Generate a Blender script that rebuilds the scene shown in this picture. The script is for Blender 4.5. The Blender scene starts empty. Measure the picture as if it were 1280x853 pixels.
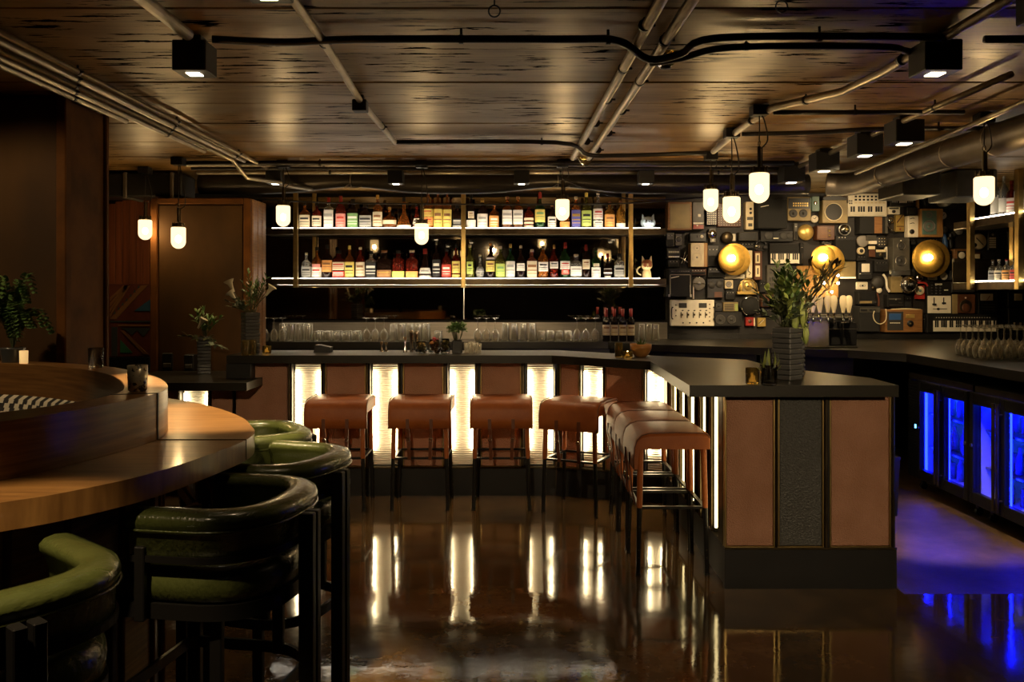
import bpy, math, random
from mathutils import Matrix, Vector, noise as mnoise
random.seed(7)
C = bpy.context.scene.collection
PI = math.pi
R = math.radians
SC = bpy.context.scene

# ------------------------------------------------------------------ camera, world, exposure
F = 1280 * 30 / 36.0            # focal length in photograph pixels
EYE = 1.58
CEIL = 2.62
cam = bpy.data.cameras.new('camera')
cam.lens = 30; cam.sensor_width = 36; cam.shift_y = -0.048; cam.clip_start = 0.05
cam_o = bpy.data.objects.new('camera', cam); C.objects.link(cam_o)
cam_o.location = (0, 0, EYE); cam_o.rotation_euler = (R(90), 0, 0)
SC.camera = cam_o
w = bpy.data.worlds.new('world'); SC.world = w; w.use_nodes = True
w.node_tree.nodes['Background'].inputs[0].default_value = (0.9, 0.75, 0.5, 1)
w.node_tree.nodes['Background'].inputs[1].default_value = 0.01
SC.view_settings.view_transform = 'Standard'; SC.view_settings.look = 'None'
SC.view_settings.gamma = 1; SC.view_settings.use_curve_mapping = False
SC.view_settings.exposure = 0.1
SC.cycles.max_bounces = 10; SC.cycles.diffuse_bounces = 4; SC.cycles.glossy_bounces = 5
SC.cycles.transmission_bounces = 8; SC.cycles.transparent_max_bounces = 8
SC.cycles.sample_clamp_indirect = 4.0; SC.cycles.caustics_reflective = False; SC.cycles.caustics_refractive = False
SC.cycles.blur_glossy = 0.5

WARM = (1.0, 0.70, 0.37)
def lamp(name, kind, loc, energy, color=WARM, target=None, size=0.05, angle=70, blend=0.6, sx=None, sy=None):
    l = bpy.data.lights.new(name, kind); l.energy = energy; l.color = color
    if kind == 'SPOT':
        l.spot_size = R(angle); l.spot_blend = blend; l.shadow_soft_size = size
    elif kind == 'POINT': l.shadow_soft_size = size
    elif kind == 'AREA':
        l.size = size
        if sx: l.shape = 'RECTANGLE'; l.size = sx; l.size_y = sy
    o = bpy.data.objects.new(name, l); C.objects.link(o); o.location = loc
    d = Vector(target if target else (loc[0], loc[1], loc[2] - 1)) - Vector(loc)
    o.rotation_euler = d.to_track_quat('-Z', 'Y').to_euler()
    return o

# spotlight energies (the lamps hang in the black box fixtures, see spot_box)
E_SPOT = 75.0
G_PEND = 2.3       # pendant globe glow
G_BULB = 520.0     # bulb inside each opal globe
G_STRIP = 20.0     # LED strips of the lit bar panels
G_SHELF = 15.0     # LED lips of the bottle shelves

# ------------------------------------------------------------------ pixel -> place
def at(x, y, d):
    "the world point seen at photograph pixel (x, y) at depth d"
    return Vector(((x - 640) * d / F, d, EYE + (365 - y) * d / F))
def zfloor(y, h):
    "depth at which a point of height h shows at photograph row y"
    return (EYE - h) * F / (y - 365)

# ------------------------------------------------------------------ mesh builder
class MB:
    def __init__(s):
        s.v = []; s.f = []; s.m = []; s.sm = []; s.uv = None
    def add(s, vs, fs, T=None, mi=0, smooth=False):
        n = len(s.v)
        s.v += [tuple(T @ Vector(p)) if T is not None else tuple(p) for p in vs]
        for f in fs:
            s.f.append(tuple(n + i for i in f)); s.m.append(mi); s.sm.append(smooth)
        return s
    def box(s, x0, x1, y0, y1, z0, z1, T=None, mi=0):
        vs = [(x0,y0,z0),(x1,y0,z0),(x1,y1,z0),(x0,y1,z0),(x0,y0,z1),(x1,y0,z1),(x1,y1,z1),(x0,y1,z1)]
        return s.add(vs, [(0,3,2,1),(4,5,6,7),(0,1,5,4),(1,2,6,5),(2,3,7,6),(3,0,4,7)], T, mi)
    def rbox(s, x0, x1, y0, y1, z0, z1, c=0.004, T=None, mi=0):
        "box with chamfered edges"
        c = min(c, (x1-x0)*.45, (y1-y0)*.45, (z1-z0)*.45)
        X = (x0,x1); Y = (y0,y1); Z = (z0,z1); vs = []; idx = {}
        for i in (0,1):
            for j in (0,1):
                for k in (0,1):
                    sx = c if i == 0 else -c; sy = c if j == 0 else -c; sz = c if k == 0 else -c
                    for a, p in enumerate(((X[i],Y[j]+sy,Z[k]+sz),(X[i]+sx,Y[j],Z[k]+sz),(X[i]+sx,Y[j]+sy,Z[k]))):
                        idx[i,j,k,a] = len(vs); vs.append(p)
        q = idx; fs = []
        fs.append((q[0,0,0,0],q[0,0,1,0],q[0,1,1,0],q[0,1,0,0])); fs.append((q[1,0,0,0],q[1,1,0,0],q[1,1,1,0],q[1,0,1,0]))
        fs.append((q[0,0,0,1],q[1,0,0,1],q[1,0,1,1],q[0,0,1,1])); fs.append((q[0,1,0,1],q[0,1,1,1],q[1,1,1,1],q[1,1,0,1]))
        fs.append((q[0,0,0,2],q[0,1,0,2],q[1,1,0,2],q[1,0,0,2])); fs.append((q[0,0,1,2],q[1,0,1,2],q[1,1,1,2],q[0,1,1,2]))
        for k in (0,1):
            fs.append((q[0,0,k,1],q[0,0,k,2],q[1,0,k,2],q[1,0,k,1])); fs.append((q[0,1,k,1],q[1,1,k,1],q[1,1,k,2],q[0,1,k,2]))
            fs.append((q[0,0,k,0],q[0,1,k,0],q[0,1,k,2],q[0,0,k,2])); fs.append((q[1,0,k,0],q[1,0,k,2],q[1,1,k,2],q[1,1,k,0]))
        for i in (0,1):
            for j in (0,1):
                fs.append((q[i,j,0,0],q[i,j,0,1],q[i,j,1,1],q[i,j,1,0]))
                for k in (0,1): fs.append((q[i,j,k,0],q[i,j,k,1],q[i,j,k,2]))
        return s.add(vs, fs, T, mi)
    def lathe(s, prof, n=20, T=None, mi=0, ex=1.0, dr=1.0, a0=0.0, a1=2*PI, smooth=True, caps=True):
        "revolve (r, z) pairs about Z; ex < 1 squares the section, dr scales its depth"
        full = abs(a1-a0-2*PI) < 1e-6; k = n if full else n+1
        sg = lambda u: math.copysign(abs(u)**ex, u)
        ring = [(sg(math.cos(a0+(a1-a0)*i/n)), sg(math.sin(a0+(a1-a0)*i/n))*dr) for i in range(k)]
        vs = []; fs = []
        for r, z in prof: vs += [(r*c, r*d, z) for c, d in ring]
        for j in range(len(prof)-1):
            for i in range(n):
                i2 = (i+1) % k if full else i+1
                fs.append((j*k+i, j*k+i2, (j+1)*k+i2, (j+1)*k+i))
        s.add(vs, fs, T, mi, smooth)
        if caps and full:
            for j, rev in ((0, True), (len(prof)-1, False)):
                if prof[j][0] > 1e-5:
                    c = [(prof[j][0]*a, prof[j][0]*b, prof[j][1]) for a, b in ring]
                    s.add(c, [tuple(reversed(range(k))) if rev else tuple(range(k))], T, mi)
        return s
    def cyl(s, p0, p1, r0, r1=None, n=12, mi=0):
        p0 = Vector(p0); p1 = Vector(p1); d = p1-p0; L = d.length
        T = Matrix.Translation(p0) @ d.to_track_quat('Z','Y').to_matrix().to_4x4()
        return s.lathe([(r0,0),(r0 if r1 is None else r1,L)], n, T, mi)
    def tube(s, pts, r, n=8, mi=0, closed=False, flat=None):
        "sweep a round (or flat=(w,h) rectangular) section along pts; r may be a list"
        P = [Vector(p) for p in pts]; N = len(P); vs = []; fs = []
        up = Vector((0,0,1)); prev = None
        for i, p in enumerate(P):
            t = (P[(i+1)%N]-P[i-1]) if closed else (P[min(i+1,N-1)]-P[max(i-1,0)])
            t.normalize()
            if prev is None:
                a = up if abs(t.dot(up)) < .95 else Vector((1,0,0))
                u = a.cross(t).normalized()
            else:
                u = (prev - t*prev.dot(t))
                u = u.normalized() if u.length > 1e-6 else Vector((1,0,0))
            prev = u; v = t.cross(u)
            if flat:
                for a, b in ((1,1),(-1,1),(-1,-1),(1,-1)): vs.append(p + u*a*flat[0]/2 + v*b*flat[1]/2)
            else:
                rr = r[i] if isinstance(r,(list,tuple)) else r
                for k in range(n): vs.append(p + u*rr*math.cos(2*PI*k/n) + v*rr*math.sin(2*PI*k/n))
        if flat: n = 4
        for i in range(N if closed else N-1):
            j = (i+1) % N
            for k in range(n): fs.append((i*n+k, i*n+(k+1)%n, j*n+(k+1)%n, j*n+k))
        if not closed: fs += [tuple(reversed(range(n))), tuple((N-1)*n+k for k in range(n))]
        return s.add(vs, fs, None, mi, not flat)
    def prism(s, poly, z0, z1, T=None, mi=0, smooth=False):
        n = len(poly)
        a = sum(poly[i][0]*poly[(i+1)%n][1]-poly[(i+1)%n][0]*poly[i][1] for i in range(n))
        if a < 0: poly = list(reversed(poly))
        lo = [(x,y,z0) for x,y in poly]; hi = [(x,y,z1) for x,y in poly]
        s.add(lo, [tuple(reversed(range(n)))], T, mi); s.add(hi, [tuple(range(n))], T, mi)
        return s.add(lo+hi, [(i,(i+1)%n,n+(i+1)%n,n+i) for i in range(n)], T, mi, smooth)
    def sphere(s, c, r, n=16, m=10, mi=0, sx=1, sy=1, sz=1):
        prof = [(r*math.sin(PI*j/m), -r*math.cos(PI*j/m)) for j in range(m+1)]
        prof[0] = (1e-6, -r); prof[-1] = (1e-6, r)
        return s.lathe(prof, n, Matrix.Translation(Vector(c)) @ Matrix.Diagonal((sx,sy,sz,1)), mi, caps=False)
    def torus(s, c, R0, r, axis='Y', n=24, m=8, mi=0, a0=0, a1=2*PI):
        full = abs(a1-a0-2*PI) < 1e-6
        pts = []
        for i in range(n if full else n+1):
            a = a0+(a1-a0)*i/n; u, v = R0*math.cos(a), R0*math.sin(a)
            pts.append(Vector(c) + Vector((u,0,v) if axis == 'Y' else (u,v,0) if axis == 'Z' else (0,u,v)))
        return s.tube(pts, r, m, mi, closed=full)
    def ring_strip(s, outer, inner, z0, z1, mi=0):
        "closed (or open, equal length) band between two outlines, with top, bottom and walls"
        n = len(outer)
        O0 = [(x,y,z0) for x,y in outer]; O1 = [(x,y,z1) for x,y in outer]; I0 = [(x,y,z0) for x,y in inner]; I1 = [(x,y,z1) for x,y in inner]
        def strip(A, B, sm): s.add(A+B, [(i,i+1,n+i+1,n+i) for i in range(n-1)], None, mi, sm)
        strip(O0, O1, True); strip(I1, I0, True); strip(O1, I1, False); strip(I0, O0, False)
        s.add([O0[0],I0[0],I1[0],O1[0]], [(0,1,2,3)], None, mi); s.add([O0[-1],O1[-1],I1[-1],I0[-1]], [(0,1,2,3)], None, mi)
        return s
    def mesh(s, name, mats):
        me = bpy.data.meshes.new(name)
        me.from_pydata(s.v, [], s.f)
        for m in (mats if isinstance(mats,(list,tuple)) else [mats]): me.materials.append(m)
        me.polygons.foreach_set('material_index', s.m)
        me.polygons.foreach_set('use_smooth', s.sm)
        if s.uv:
            ul = me.uv_layers.new(name='UVMap')
            for p in me.polygons:
                for li in p.loop_indices: ul.data[li].uv = s.uv[me.loops[li].vertex_index]
        me.update()
        return me
    def build(s, name, mats, parent=None, loc=None, label=None):
        o = bpy.data.objects.new(name, s.mesh(name, mats)); C.objects.link(o)
        if parent is not None: o.parent = parent
        if loc is not None: o.location = loc
        if label: o['label'] = label
        return o

def tag(o, label=None, cat=None, group=None, kind=None):
    if label: o['label'] = label
    if cat: o['category'] = cat
    if group: o['group'] = group
    if kind: o['kind'] = kind
    return o
def thing(name, label, cat, loc=(0,0,0), rz=0, group=None):
    o = bpy.data.objects.new(name, None); C.objects.link(o); o.empty_display_size = .1
    o.location = loc; o.rotation_euler = (0,0,rz)
    return tag(o, label, cat, group)
def struct(name, mb, mats, label=None, parent=None):
    o = mb.build(name, mats, parent)
    if parent is None:
        o['kind'] = 'structure'
        if label: o['label'] = label
    return o
KIDS = {}
def copy_tree(o, loc, rz=None, label=None, group=None):
    r = o.copy(); C.objects.link(r); r.location = loc
    if rz is not None: r.rotation_euler = (0,0,rz)
    if label: r['label'] = label
    if group: r['group'] = group
    def rec(a, b):
        for ch in list(a.children):
            c = ch.copy(); C.objects.link(c); c.parent = b
            rec(ch, c)
    rec(o, r)
    return r
def catmull(pts, k=8, closed=False):
    out = []; n = len(pts); P = [Vector(p) for p in pts]
    for i in range(n if closed else n-1):
        if closed: a,b,c,d = P[i-1],P[i],P[(i+1)%n],P[(i+2)%n]
        else: a,b,c,d = P[max(i-1,0)],P[i],P[i+1],P[min(i+2,n-1)]
        for j in range(k):
            t = j/k
            out.append(0.5*((2*b)+(c-a)*t+(2*a-5*b+4*c-d)*t*t+(3*b-a-3*c+d)*t**3))
    if not closed: out.append(P[-1])
    return out

# ------------------------------------------------------------------ materials
def mat(name, col, rough=.5, metal=0.0, col2=None, scale=8.0, stretch=(1,1,1), lo=.35, hi=.65, bump=0.0, bscale=None,
        bstretch=None, emit=None, estr=0.0, trans=0.0, ior=1.45, coat=0.0, rough2=None, voro=False, spec=.5, alpha=1.0, detail=5):
    m = bpy.data.materials.new(name); m.use_nodes = True
    nt = m.node_tree; N = nt.nodes; L = nt.links; b = N['Principled BSDF']
    b.inputs['Base Color'].default_value = (*col, 1); b.inputs['Roughness'].default_value = rough
    b.inputs['Metallic'].default_value = metal; b.inputs['IOR'].default_value = ior
    b.inputs['Transmission Weight'].default_value = trans; b.inputs['Coat Weight'].default_value = coat
    b.inputs['Coat Roughness'].default_value = .12; b.inputs['Specular IOR Level'].default_value = spec
    if emit: b.inputs['Emission Color'].default_value = (*emit, 1); b.inputs['Emission Strength'].default_value = estr
    tc = N.new('ShaderNodeTexCoord')
    def tex(sc, st, v=False, det=5):
        mp = N.new('ShaderNodeMapping'); mp.inputs['Scale'].default_value = st
        L.new(tc.outputs['Object'], mp.inputs[0])
        t = N.new('ShaderNodeTexVoronoi' if v else 'ShaderNodeTexNoise'); t.inputs['Scale'].default_value = sc
        if not v: t.inputs['Detail'].default_value = det
        L.new(mp.outputs[0], t.inputs['Vector'])
        return t.outputs['Distance'] if v else t.outputs[0]
    if col2 is not None or rough2 is not None:
        t = tex(scale, stretch, False, detail)
        mr = N.new('ShaderNodeMapRange'); mr.inputs[1].default_value = lo; mr.inputs[2].default_value = hi
        L.new(t, mr.inputs[0])
        if col2 is not None:
            mx = N.new('ShaderNodeMix'); mx.data_type = 'RGBA'
            mx.inputs[6].default_value = (*col, 1); mx.inputs[7].default_value = (*col2, 1)
            L.new(mr.outputs[0], mx.inputs[0]); L.new(mx.outputs[2], b.inputs['Base Color'])
        if rough2 is not None:
            m2 = N.new('ShaderNodeMapRange'); m2.inputs[3].default_value = rough; m2.inputs[4].default_value = rough2
            L.new(mr.outputs[0], m2.inputs[0]); L.new(m2.outputs[0], b.inputs['Roughness'])
    if bump:
        t = tex(bscale or scale*6, bstretch or stretch, voro, 4)
        bp = N.new('ShaderNodeBump'); bp.inputs['Strength'].default_value = bump; bp.inputs['Distance'].default_value = .01
        L.new(t, bp.inputs['Height']); L.new(bp.outputs[0], b.inputs['Normal'])
    return m

M = {}
M['black'] = mat('black_paint', (.006,.006,.006), .45, col2=(.010,.009,.008), scale=6)
M['blackmetal'] = mat('black_metal', (.015,.014,.013), .35, .4, bump=.05, bscale=60)
M['blacktop'] = mat('black_counter_top', (.014,.012,.008), .36, col2=(.020,.017,.011), scale=5, spec=.4)
M['bronze'] = mat('dark_bronze', (.10,.075,.04), .35, .85, col2=(.06,.045,.025), scale=10)
M['brass'] = mat('brass', (.55,.40,.15), .32, 1.0, col2=(.42,.30,.12), scale=12)
M['steel'] = mat('steel', (.55,.53,.48), .28, 1.0, col2=(.45,.43,.38), scale=4, stretch=(1,1,12))
M['chrome'] = mat('chrome', (.75,.73,.68), .12, 1.0)
M['galv'] = mat('galvanised_pipe', (.42,.37,.29), .40, .8, col2=(.30,.26,.2), scale=9)
M['pipe_dark'] = mat('dark_pipe', (.02,.018,.015), .4, .3, col2=(.035,.03,.025), scale=9)
M['duct'] = mat('duct_metal', (.20,.17,.13), .42, .7, col2=(.13,.11,.085), scale=5, bump=.1, bscale=12)
M['flexduct'] = mat('dark_insulated_duct', (.050,.042,.032), .38, .5, col2=(.032,.027,.021), scale=5, bump=.15, bscale=14)
M['duct_dark'] = mat('dark_duct', (.016,.014,.011), .5, .3, col2=(.011,.01,.008), scale=5, bump=.1, bscale=20)
M['tan'] = mat('tan_leather', (.34,.098,.022), .44, col2=(.25,.066,.014), scale=7, bump=.2, bscale=160, spec=.35)
M['tanpanel'] = mat('copper_leather', (.43,.225,.145), .38, col2=(.35,.175,.105), scale=5, bump=.6, bscale=170, voro=True)
M['darkpanel'] = mat('dark_leather', (.05,.051,.05), .40, col2=(.08,.08,.076), scale=80, bump=.5, bscale=120, voro=True)
M['strap'] = mat('strap_leather', (.11,.03,.010), .45, col2=(.11,.035,.014), scale=20)
M['green'] = mat('green_leather', (.068,.080,.022), .27, col2=(.045,.054,.014), scale=9, bump=.32, bscale=42, bstretch=(1,2.2,1.4), coat=.45)
M['wood'] = mat('walnut_wood', (.22,.105,.032), .34, col2=(.12,.052,.016), scale=3.2, stretch=(1.2,1.2,26), bump=.04, bscale=30, bstretch=(1,1,9), coat=.2)
M['woodtop'] = mat('walnut_wood_top', (.30,.15,.045), .30, col2=(.17,.08,.024), scale=2.6, stretch=(1.5,13,1.5), bump=.03, bscale=30, bstretch=(1,9,1), coat=.3)
M['rust'] = mat('rusted_steel_panel', (.075,.035,.009), .7, 0, col2=(.040,.020,.007), scale=2.4, spec=.2, stretch=(1,1,.6), bump=.1, bscale=25)
M['rusttrim'] = mat('rust_trim', (.13,.048,.009), .75, 0, col2=(.075,.028,.006), scale=5, spec=.15, bump=.1, bscale=30)
M['redwood'] = mat('red_brown_boards', (.26,.075,.024), .5, col2=(.18,.05,.018), scale=3, stretch=(14,14,.5), bump=.1, bscale=20, bstretch=(10,10,.5))
M['mirror'] = mat('smoked_mirror', (.26,.22,.17), .03, 1.0, col2=(.20,.17,.13), scale=2)
M['ribglass'] = mat('ribbed_frosted_glass', (.80,.76,.66), .35, spec=.6)
M['splash'] = mat('brushed_steel_splash', (.34,.30,.25), .33, .9, col2=(.27,.24,.2), scale=3, stretch=(1,1,40))
M['white'] = mat('white_plastic', (.76,.69,.53), .4, col2=(.68,.61,.46), scale=10)
M['cream'] = mat('cream_plastic', (.68,.57,.35), .45, col2=(.58,.48,.28), scale=10)
M['greybox'] = mat('grey_plastic', (.07,.062,.046), .42, col2=(.048,.043,.032), scale=12)
M['dkgrey'] = mat('dark_grey_plastic', (.012,.011,.009), .38, col2=(.008,.007,.006), scale=12)
M['woodbox'] = mat('oak_cabinet', (.26,.125,.04), .4, col2=(.18,.08,.025), scale=4, stretch=(2,2,18))
M['olivebox'] = mat('olive_tan_cabinet', (.26,.19,.075), .5, col2=(.2,.145,.06), scale=9)
M['orangebox'] = mat('orange_wood_cabinet', (.42,.22,.06), .4, col2=(.32,.16,.045), scale=4, stretch=(12,2,2))
M['darkwood'] = mat('dark_cabinet_wood', (.10,.036,.014), .4, col2=(.07,.025,.01), scale=4, stretch=(16,2,2))
M['teal'] = mat('teal_paint', (.09,.17,.14), .45, col2=(.13,.2,.15), scale=10)
M['cloth'] = mat('speaker_cloth', (.006,.0055,.0045), .85, col2=(.010,.009,.007), scale=120)
M['cone'] = mat('speaker_cone', (.03,.027,.022), .55, bump=.2, bscale=80)
M['greycone'] = mat('grey_cone', (.20,.18,.15), .55)
M['blue'] = mat('blue_panel', (.03,.08,.2), .35)
M['red'] = mat('red_enamel', (.35,.03,.02), .35, col2=(.25,.02,.015), scale=12)
M['gold'] = mat('gold_face', (.62,.42,.12), .35, .6, col2=(.5,.33,.09), scale=20)
M['disc'] = mat('spun_brass', (.80,.48,.09), .42, .85, col2=(.66,.38,.07), scale=30, bump=.05, bscale=60)
def bar_glass():  # white mixed in towards grazing edges paints the glasses' bright rims
    m = bpy.data.materials.new('bar_glass_painted_rims'); m.use_nodes = True; nt = m.node_tree; N = nt.nodes; L = nt.links; N.remove(N['Principled BSDF'])
    tr = N.new('ShaderNodeBsdfTransparent'); tr.inputs[0].default_value = (.95,.94,.9,1)
    gl = N.new('ShaderNodeBsdfGlossy'); gl.inputs['Roughness'].default_value = .08; df = N.new('ShaderNodeBsdfDiffuse'); df.inputs[0].default_value = (.9,.86,.75,1)
    a = N.new('ShaderNodeMixShader'); a.inputs[0].default_value = .6; L.new(gl.outputs[0], a.inputs[1]); L.new(df.outputs[0], a.inputs[2])
    lw = N.new('ShaderNodeLayerWeight'); lw.inputs[0].default_value = .45; mr = N.new('ShaderNodeMapRange'); mr.inputs[1].default_value = .1; mr.inputs[3].default_value = .10; mr.inputs[4].default_value = .95
    L.new(lw.outputs['Facing'], mr.inputs[0]); mx = N.new('ShaderNodeMixShader'); L.new(mr.outputs[0], mx.inputs[0]); L.new(tr.outputs[0], mx.inputs[1]); L.new(a.outputs[0], mx.inputs[2])
    L.new(mx.outputs[0], N['Material Output'].inputs[0]); return m
M['barglass'] = bar_glass()
M['glass'] = mat('clear_glass', (.95,.95,.92), .02, trans=1.0, ior=1.45)
M['smokeglass'] = mat('amber_glass', (.55,.38,.10), .05, trans=.9, ior=1.3)
M['foliage'] = mat('green_leaf', (.055,.12,.025), .45, col2=(.10,.17,.04), scale=12)
M['palegreen'] = mat('pale_leaf', (.30,.34,.09), .5, col2=(.20,.26,.06), scale=12)
M['dkleaf'] = mat('dark_leaf', (.04,.065,.02), .5, col2=(.08,.085,.03), scale=12)
M['rusleaf'] = mat('bronze_leaf', (.17,.09,.03), .5, col2=(.10,.09,.03), scale=12)
M['greyleaf'] = mat('grey_leaf', (.22,.26,.18), .55, col2=(.14,.18,.10), scale=12)
M['petal'] = mat('cream_petal', (.55,.5,.36), .5)
M['stem'] = mat('stem', (.05,.06,.02), .6)
M['soil'] = mat('soil', (.03,.022,.015), .9)
M['ceramic'] = mat('ribbed_black_ceramic', (.055,.055,.055), .28, bump=.2, bscale=20, coat=.3)
M['bowlwood'] = mat('bowl_wood', (.33,.15,.04), .35, col2=(.22,.095,.025), scale=6, stretch=(1,1,5))
def em(name, col, s):
    return mat(name, (.8,.8,.8), .5, emit=col, estr=s)
def opal():
    m = bpy.data.materials.new('opal_glass'); m.use_nodes = True; nt = m.node_tree; N = nt.nodes; L = nt.links; N.remove(N['Principled BSDF'])
    tr = N.new('ShaderNodeBsdfTransparent'); tr.inputs[0].default_value = (1,.93,.8,1); e = N.new('ShaderNodeEmission'); e.inputs[0].default_value = (1,.74,.38,1); e.inputs[1].default_value = G_PEND
    mx = N.new('ShaderNodeMixShader'); mx.inputs[0].default_value = .62
    L.new(tr.outputs[0], mx.inputs[1]); L.new(e.outputs[0], mx.inputs[2]); L.new(mx.outputs[0], N['Material Output'].inputs[0]); return m
M['globe'] = opal()
M['pendbulb'] = em('pendant_bulb_glow', (1.0,.70,.34), G_BULB)
M['strip'] = em('led_strip_glow', (1.0,.77,.43), G_STRIP)
M['shelfled'] = em('shelf_led_glow', (1.0,.86,.66), G_SHELF)
M['strip2'] = em('side_strip_glow', (1.0,.76,.34), 4.5)
M['understrip'] = em('under_shelf_glow', (1.0,.84,.6), 55)
M['spotlens'] = em('spot_lens_glow', (1.0,.86,.62), 9)
M['bulb'] = em('bulb_glow', (1.0,.76,.38), 85)
M['flame'] = em('candle_flame', (1.0,.6,.2), 20)
M['blueled'] = em('blue_led_glow', (.0012,.0035,1.0), 80)
M['blueblink'] = em('blue_pilot_light', (.1,.4,1.0), 6)
M['amberlit'] = em('lit_amber_panel', (1.0,.62,.22), .5)
M['wax'] = mat('wax', (.8,.65,.4), .5, emit=(1,.6,.22), estr=.6)

# ------------------------------------------------------------------ special materials of the shell
def ceiling_mat():
    m = mat('board_formed_concrete', (.37,.21,.058), .34, col2=(.20,.112,.032), scale=1.6, stretch=(.8,2.4,1), rough2=.46, bump=.06, bscale=8, bstretch=(.6,6,1))
    nt = m.node_tree; N = nt.nodes; L = nt.links; b = N['Principled BSDF']
    tc = N.new('ShaderNodeTexCoord'); mp = N.new('ShaderNodeMapping'); mp.inputs['Scale'].default_value = (1.2, 10, 1)
    L.new(tc.outputs['Object'], mp.inputs[0])
    n1 = N.new('ShaderNodeTexNoise'); n1.inputs['Scale'].default_value = 3.0; n1.inputs['Detail'].default_value = 7; n1.inputs['Roughness'].default_value = .62
    L.new(mp.outputs[0], n1.inputs['Vector'])
    mr = N.new('ShaderNodeMapRange'); mr.inputs[1].default_value = .566; mr.inputs[2].default_value = .578
    L.new(n1.outputs[0], mr.inputs[0])
    mx = N.new('ShaderNodeMix'); mx.data_type = 'RGBA'; mx.inputs[7].default_value = (.003,.002,.0015,1)
    n3 = N.new('ShaderNodeTexNoise'); n3.inputs['Scale'].default_value = 1.7; n3.inputs['Detail'].default_value = 2; L.new(tc.outputs['Object'], n3.inputs['Vector'])
    m3 = N.new('ShaderNodeMapRange'); m3.inputs[1].default_value = .44; m3.inputs[2].default_value = .56; L.new(n3.outputs[0], m3.inputs[0])
    mm = N.new('ShaderNodeMath'); mm.operation = 'MULTIPLY'; L.new(mr.outputs[0], mm.inputs[0]); L.new(m3.outputs[0], mm.inputs[1])
    src = b.inputs['Base Color'].links[0].from_socket
    # fine wood-grain imprint of the formwork
    mp2 = N.new('ShaderNodeMapping'); mp2.inputs['Scale'].default_value = (.5, 26, 1); L.new(tc.outputs['Object'], mp2.inputs[0])
    n2 = N.new('ShaderNodeTexNoise'); n2.inputs['Scale'].default_value = 4; n2.inputs['Detail'].default_value = 4; L.new(mp2.outputs[0], n2.inputs['Vector'])
    m2 = N.new('ShaderNodeMapRange'); m2.inputs[1].default_value = .3; m2.inputs[2].default_value = .75; m2.inputs[3].default_value = .72; m2.inputs[4].default_value = 1.15
    L.new(n2.outputs[0], m2.inputs[0])
    mul = N.new('ShaderNodeVectorMath'); mul.operation = 'SCALE'; L.new(src, mul.inputs[0]); L.new(m2.outputs[0], mul.inputs['Scale'])
    L.new(mul.outputs[0], mx.inputs[6]); sp_ = N.new('ShaderNodeMapRange'); sp_.inputs[3].default_value = .5; sp_.inputs[4].default_value = 0; L.new(mm.outputs[0], sp_.inputs[0]); L.new(sp_.outputs[0], b.inputs['Specular IOR Level']); L.new(mm.outputs[0], mx.inputs[0]); L.new(mx.outputs[2], b.inputs['Base Color'])
    return m
def floor_mat(name, r0, r1):
    m = mat(name, (.115,.068,.027), r0, col2=(.052,.031,.013), scale=1.3, rough2=r1, bump=.06, bscale=8, lo=.38, hi=.62, detail=8, coat=.0, spec=.6)
    nt = m.node_tree; N = nt.nodes; L = nt.links; b = N['Principled BSDF']
    src = b.inputs['Base Color'].links[0].from_socket
    tc = N.new('ShaderNodeTexCoord')
    n1 = N.new('ShaderNodeTexNoise'); n1.inputs['Scale'].default_value = 7; n1.inputs['Detail'].default_value = 9; n1.inputs['Roughness'].default_value = .7
    L.new(tc.outputs['Object'], n1.inputs['Vector'])
    mr = N.new('ShaderNodeMapRange'); mr.inputs[1].default_value = .3; mr.inputs[2].default_value = .75; mr.inputs[3].default_value = .55; mr.inputs[4].default_value = 1.5
    L.new(n1.outputs[0], mr.inputs[0])
    mul = N.new('ShaderNodeVectorMath'); mul.operation = 'SCALE'; L.new(src, mul.inputs[0]); L.new(mr.outputs[0], mul.inputs['Scale'])
    L.new(mul.outputs[0], b.inputs['Base Color'])
    return m
M['ceil'] = ceiling_mat()
M['floor'] = floor_mat('polished_concrete', .045, .11)
M['floor2'] = floor_mat('matte_bar_concrete', .42, .6)
M['wallblack'] = mat('dark_wall_paint', (.018,.015,.012), .6, col2=(.028,.022,.016), scale=3)
M['boardwall'] = mat('dark_ply_wall', (.014,.010,.007), .6, col2=(.009,.007,.005), scale=4, stretch=(1,1,5))

XL, XR, YB, YF = -4.9, 5.6, -2.6, 9.05
# ------------------------------------------------------------------ floor, ceiling, walls
f = MB(); f.prism([(XL,YB),(XR,YB),(XR,4.46),(2.05,4.46),(2.05,YF),(XL,YF)], -.06, 0)
struct('floor', f, M['floor'], 'polished dark brown concrete floor in front of the bar')
f = MB(); f.box(2.05, XR, 4.46, YF, -.06, -.001)
struct('floor', f, M['floor2'], 'unpolished concrete floor of the aisle behind the bar')
c = MB(); c.box(XL, XR, YB, YF, CEIL+.03, CEIL+.09)
ceil = struct('ceiling', c, M['black'], 'low board-formed concrete ceiling stained brown with black gouges')
edges = [-2.6]
rs = random.Random(3)
for y in (-2.0,-1.4,-.75,-.1,.55,1.2,1.85,2.5,3.13,3.67,4.25,4.72,5.28,5.93,6.58,7.3,8.1,9.05): edges.append(y)
for a, b in zip(edges, edges[1:]):
    p = MB(); dz = rs.uniform(0,.006); p.rbox(XL, XR, a+.004, b-.004, CEIL+dz, CEIL+.04, .006)
    o = p.build('concrete_board', M['ceil'], ceil)
wb = MB(); wb.box(XL, XR, YF, YF+.08, 0, CEIL+.09)
struct('wall_back', wb, M['boardwall'], 'dark wall behind the bar shelves and the collection of gear')
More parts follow.
